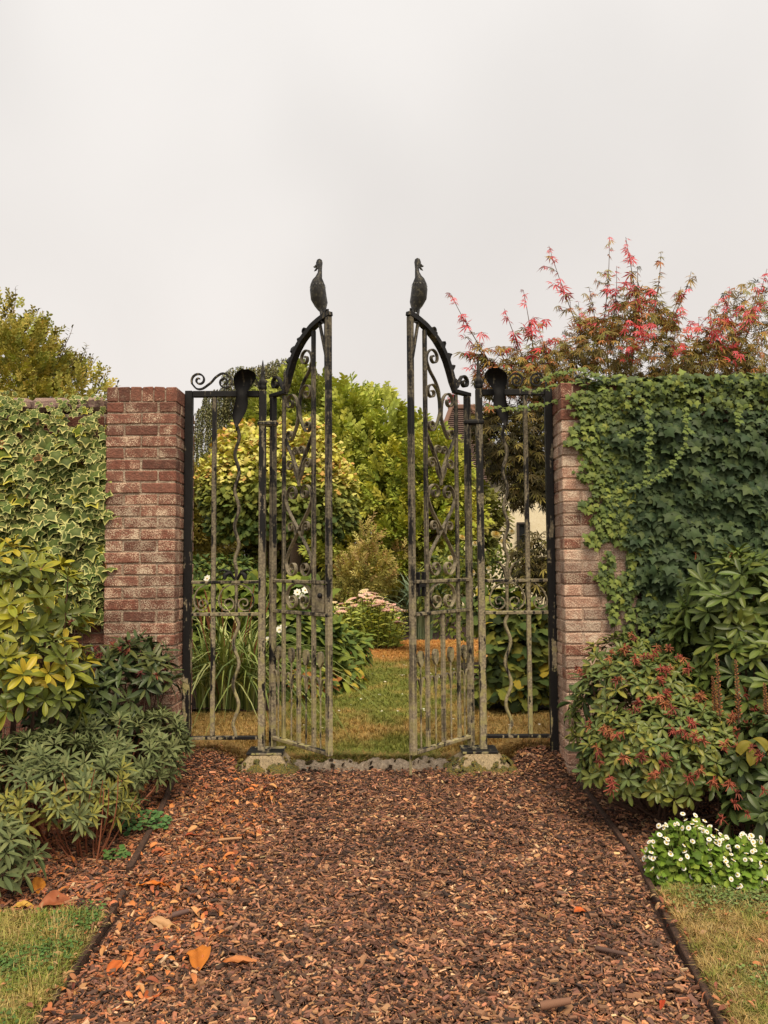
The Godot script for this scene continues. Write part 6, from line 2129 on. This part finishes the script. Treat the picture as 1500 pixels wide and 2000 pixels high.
func left_tree() -> void:
	var root := thing("beech_hedge", "tall olive brown hedge rising behind the wall with variegated ivy", "hedge", Vector3(-3.6, 0, -7.0))
	var inv := root.transform.inverse()
	var lobes := [[inv * at(-60, 810, 7.0), Vector3(1.02, 1.08, 0.7)], [inv * at(110, 830, 7.0), Vector3(0.56, 0.60, 0.5)], [inv * at(45, 735, 7.0), Vector3(0.44, 0.46, 0.45)], [inv * at(-60, 1000, 7.0), Vector3(1.3, 1.0, 0.6)]]
	limbs(root, Vector3.ZERO, Vector3(0.0, 1.1, 0), 0.07, [lobes[0][0], lobes[1][0], lobes[2][0]], M.bark)
	var sp := spray(blade(0.34, 0.09, 0.8, 0.8, 0.2, 0.4, 3), 12, 1.0).mesh(M.far_leaf)
	crown(root, lobes, 11000, sp, 0.09, 0.15, func(_p, _d, _k): return [Color(0.40, 0.36, 0.075), Color(0.31, 0.31, 0.07), Color(0.46, 0.37, 0.085)][rng.randi() % 3], -0.16, 2.0, 0.8, 0.45)
	var xfs := []
	var cols := PackedColorArray()
	for i in 30:
		var px := rng.randf_range(-10, 225)
		var y0 := 590.0 + 0.55 * px + 0.0012 * px * px
		var a := inv * at(px, y0 + 30, 7.0)
		var tall := rng.randf_range(0.10, 0.30) * (1.3 if i % 4 == 0 else 0.8)
		var b := a + Vector3(rng.randf_range(-0.02, 0.16), tall, rng.randf_range(-0.1, 0.1))
		var tw := MB.new()
		tw.tube(bend(a, b, Vector3(0.02, 0, 0), 5), taper(0.004, 0.0015, 5), 4)
		part("twig", tw.mesh(M.brownstem), root)
		for j in 16:
			var t := (j + 1.0) / 16
			xfs.append(Transform3D(aim(Vector3(rng.randf_range(-1, 1), 0.5, rng.randf_range(-1, 1)), Vector3(0, 1, 0.4), rng.randf_range(0.03, 0.05)), a.lerp(b, t)))
			cols.append(jitter(Color(0.17, 0.15, 0.045), 0.25))
	many("foliage", blade(1.0, 0.25, 0.8, 0.8, 0.2, 0.4, 3).mesh(M.far_leaf), xfs, cols, root)


func house() -> void:
	var root := thing("house", "cream rendered house with steep brown tiled roof beyond the roses", "house", Vector3(4.0, 0, -24.0))
	var inv := root.transform.inverse()
	var ra := inv * at(881, 797, 25.0)
	var rb := inv * at(922, 797, 25.0)
	var fl := inv * at(812, 985, 23.4)
	var fr := Vector3(-fl.x + ra.x + rb.x, fl.y, fl.z)
	var bl := Vector3(fl.x, fl.y, ra.z - (fl.z - ra.z))
	var br := Vector3(fr.x, fr.y, bl.z)
	var roof := MB.new()
	var slopes := [[fl, fr, ra, rb], [bl, fl, ra, ra], [fr, br, rb, rb], [br, bl, rb, ra]]
	for s in slopes:
		var courses := 46
		var up: Vector3 = ((s[2] + s[3]) * 0.5 - (s[0] + s[1]) * 0.5).normalized()
		var nn: Vector3 = (s[1] - s[0]).cross(up).normalized()
		if nn.y < 0:
			nn = -nn
		for i in courses:
			var t0 := float(i) / courses
			var t1 := float(i + 1) / courses
			var a: Vector3 = s[0].lerp(s[2], t0) + nn * 0.035
			var b: Vector3 = s[1].lerp(s[3], t0) + nn * 0.035
			var c: Vector3 = s[1].lerp(s[3], t1)
			var d: Vector3 = s[0].lerp(s[2], t1)
			var f := rng.randf_range(0.82, 1.0)
			roof.col = Color(f, f, f)
			roof.face([a, b, c, d], nn)
			roof.face([a, b, b - nn * 0.035, a - nn * 0.035], -up)
	part("roof", roof.mesh(M.tile0), root)
	var rt := MB.new()
	rt.bar(ra + Vector3(-0.1, 0.03, 0), rb + Vector3(0.1, 0.03, 0), 0.16, 0.2, 0.03)
	for e in [[fl, ra], [fr, rb]]:
		rt.bar(e[0] + Vector3(0, 0.05, 0.03), e[1] + Vector3(0, 0.02, 0.03), 0.14, 0.12, 0.03)
	part("ridge", rt.mesh(mat(Color(0.20, 0.11, 0.08), 0.8)), root)
	var w := MB.new()
	var h: float = fl.y + 0.05
	w.block(Transform3D(Basis.IDENTITY, Vector3((fl.x + fr.x) / 2, h / 2 - 0.1, (fl.z + bl.z) / 2)), Vector3(fr.x - fl.x - 0.6, h + 0.1, fl.z - bl.z - 0.6), 0.0)
	part("wall", w.mesh(M.render), root)
	# gabled wing in front
	var gl := inv * at(868, 992, 21.6)
	var gp := inv * at(1040, 893, 21.6)
	var gr := Vector3(2.0 * gp.x - gl.x, gl.y, gl.z)
	var g := MB.new()
	var back := Vector3(0, 0, fl.z - gl.z - 0.2)
	var prof := [Vector3(gl.x + 0.25, -0.2, gl.z), Vector3(gl.x + 0.25, gl.y + 0.1, gl.z), gp + Vector3(0, -0.08, 0), Vector3(gr.x - 0.25, gr.y + 0.1, gl.z), Vector3(gr.x - 0.25, -0.2, gl.z)]
	g.face(prof, Vector3.BACK)
	for i in [[0, 1], [3, 4]]:
		g.face([prof[i[0]], prof[i[1]], prof[i[1]] + back, prof[i[0]] + back], Vector3(-1 if i[0] == 0 else 1, 0, 0))
	part("gable_wall", g.mesh(M.render), root)
	for e in [gl, gr]:
		var sl := MB.new()
		var out: Vector3 = (e - gp).normalized()
		var nn := Vector3(-out.y, out.x, 0) * (1.0 if out.x < 0 else -1.0)
		if nn.y < 0:
			nn = -nn
		for i in 22:
			var a: Vector3 = gp.lerp(e, (i + 1) / 22.0) + nn * 0.04
			var b: Vector3 = gp.lerp(e, i / 22.0)
			var f := rng.randf_range(0.82, 1.0)
			sl.col = Color(f, f, f)
			sl.face([a + Vector3(0, 0, 0.25), b + Vector3(0, 0, 0.25), b + back, a + back], nn)
			sl.face([a + Vector3(0, 0, 0.25), a - nn * 0.04 + Vector3(0, 0, 0.25), a - nn * 0.04 + back, a + back], out)
		part("wing_roof", sl.mesh(M.tile0), root)
		var bg := MB.new()
		bg.bar(gp + Vector3(0, -0.1, 0.22), e + Vector3(0, -0.1, 0.22), 0.16, 0.04, 0.005)
		part("bargeboard", bg.mesh(M.timber), root)
	for q in [[935, 972, 1022, 1062], [1012, 1034, 1022, 1075]]:
		var a := inv * at(q[0], q[2], 21.5)
		var b := inv * at(q[1], q[3], 21.5)
		var fm := MB.new()
		var c := (a + b) / 2
		var sz := Vector3(absf(b.x - a.x), absf(a.y - b.y), 0.08)
		for k in 4:
			var hor := k < 2
			var sg := 1.0 if k % 2 else -1.0
			fm.block(Transform3D(Basis.IDENTITY, c + (Vector3(0, sg * sz.y / 2, -0.04) if hor else Vector3(sg * sz.x / 2, 0, -0.045))), Vector3(sz.x + 0.06, 0.06, 0.1) if hor else Vector3(0.06, sz.y - 0.06, 0.09), 0.005)
		var fr_o := part("window", fm.mesh(M.timber), root)
		var gm := MB.new()
		gm.block(Transform3D(Basis.IDENTITY, c + Vector3(0, 0, -0.075)), Vector3(sz.x - 0.04, sz.y - 0.04, 0.02), 0.0)
		part("pane", gm.mesh(M.glass), fr_o)
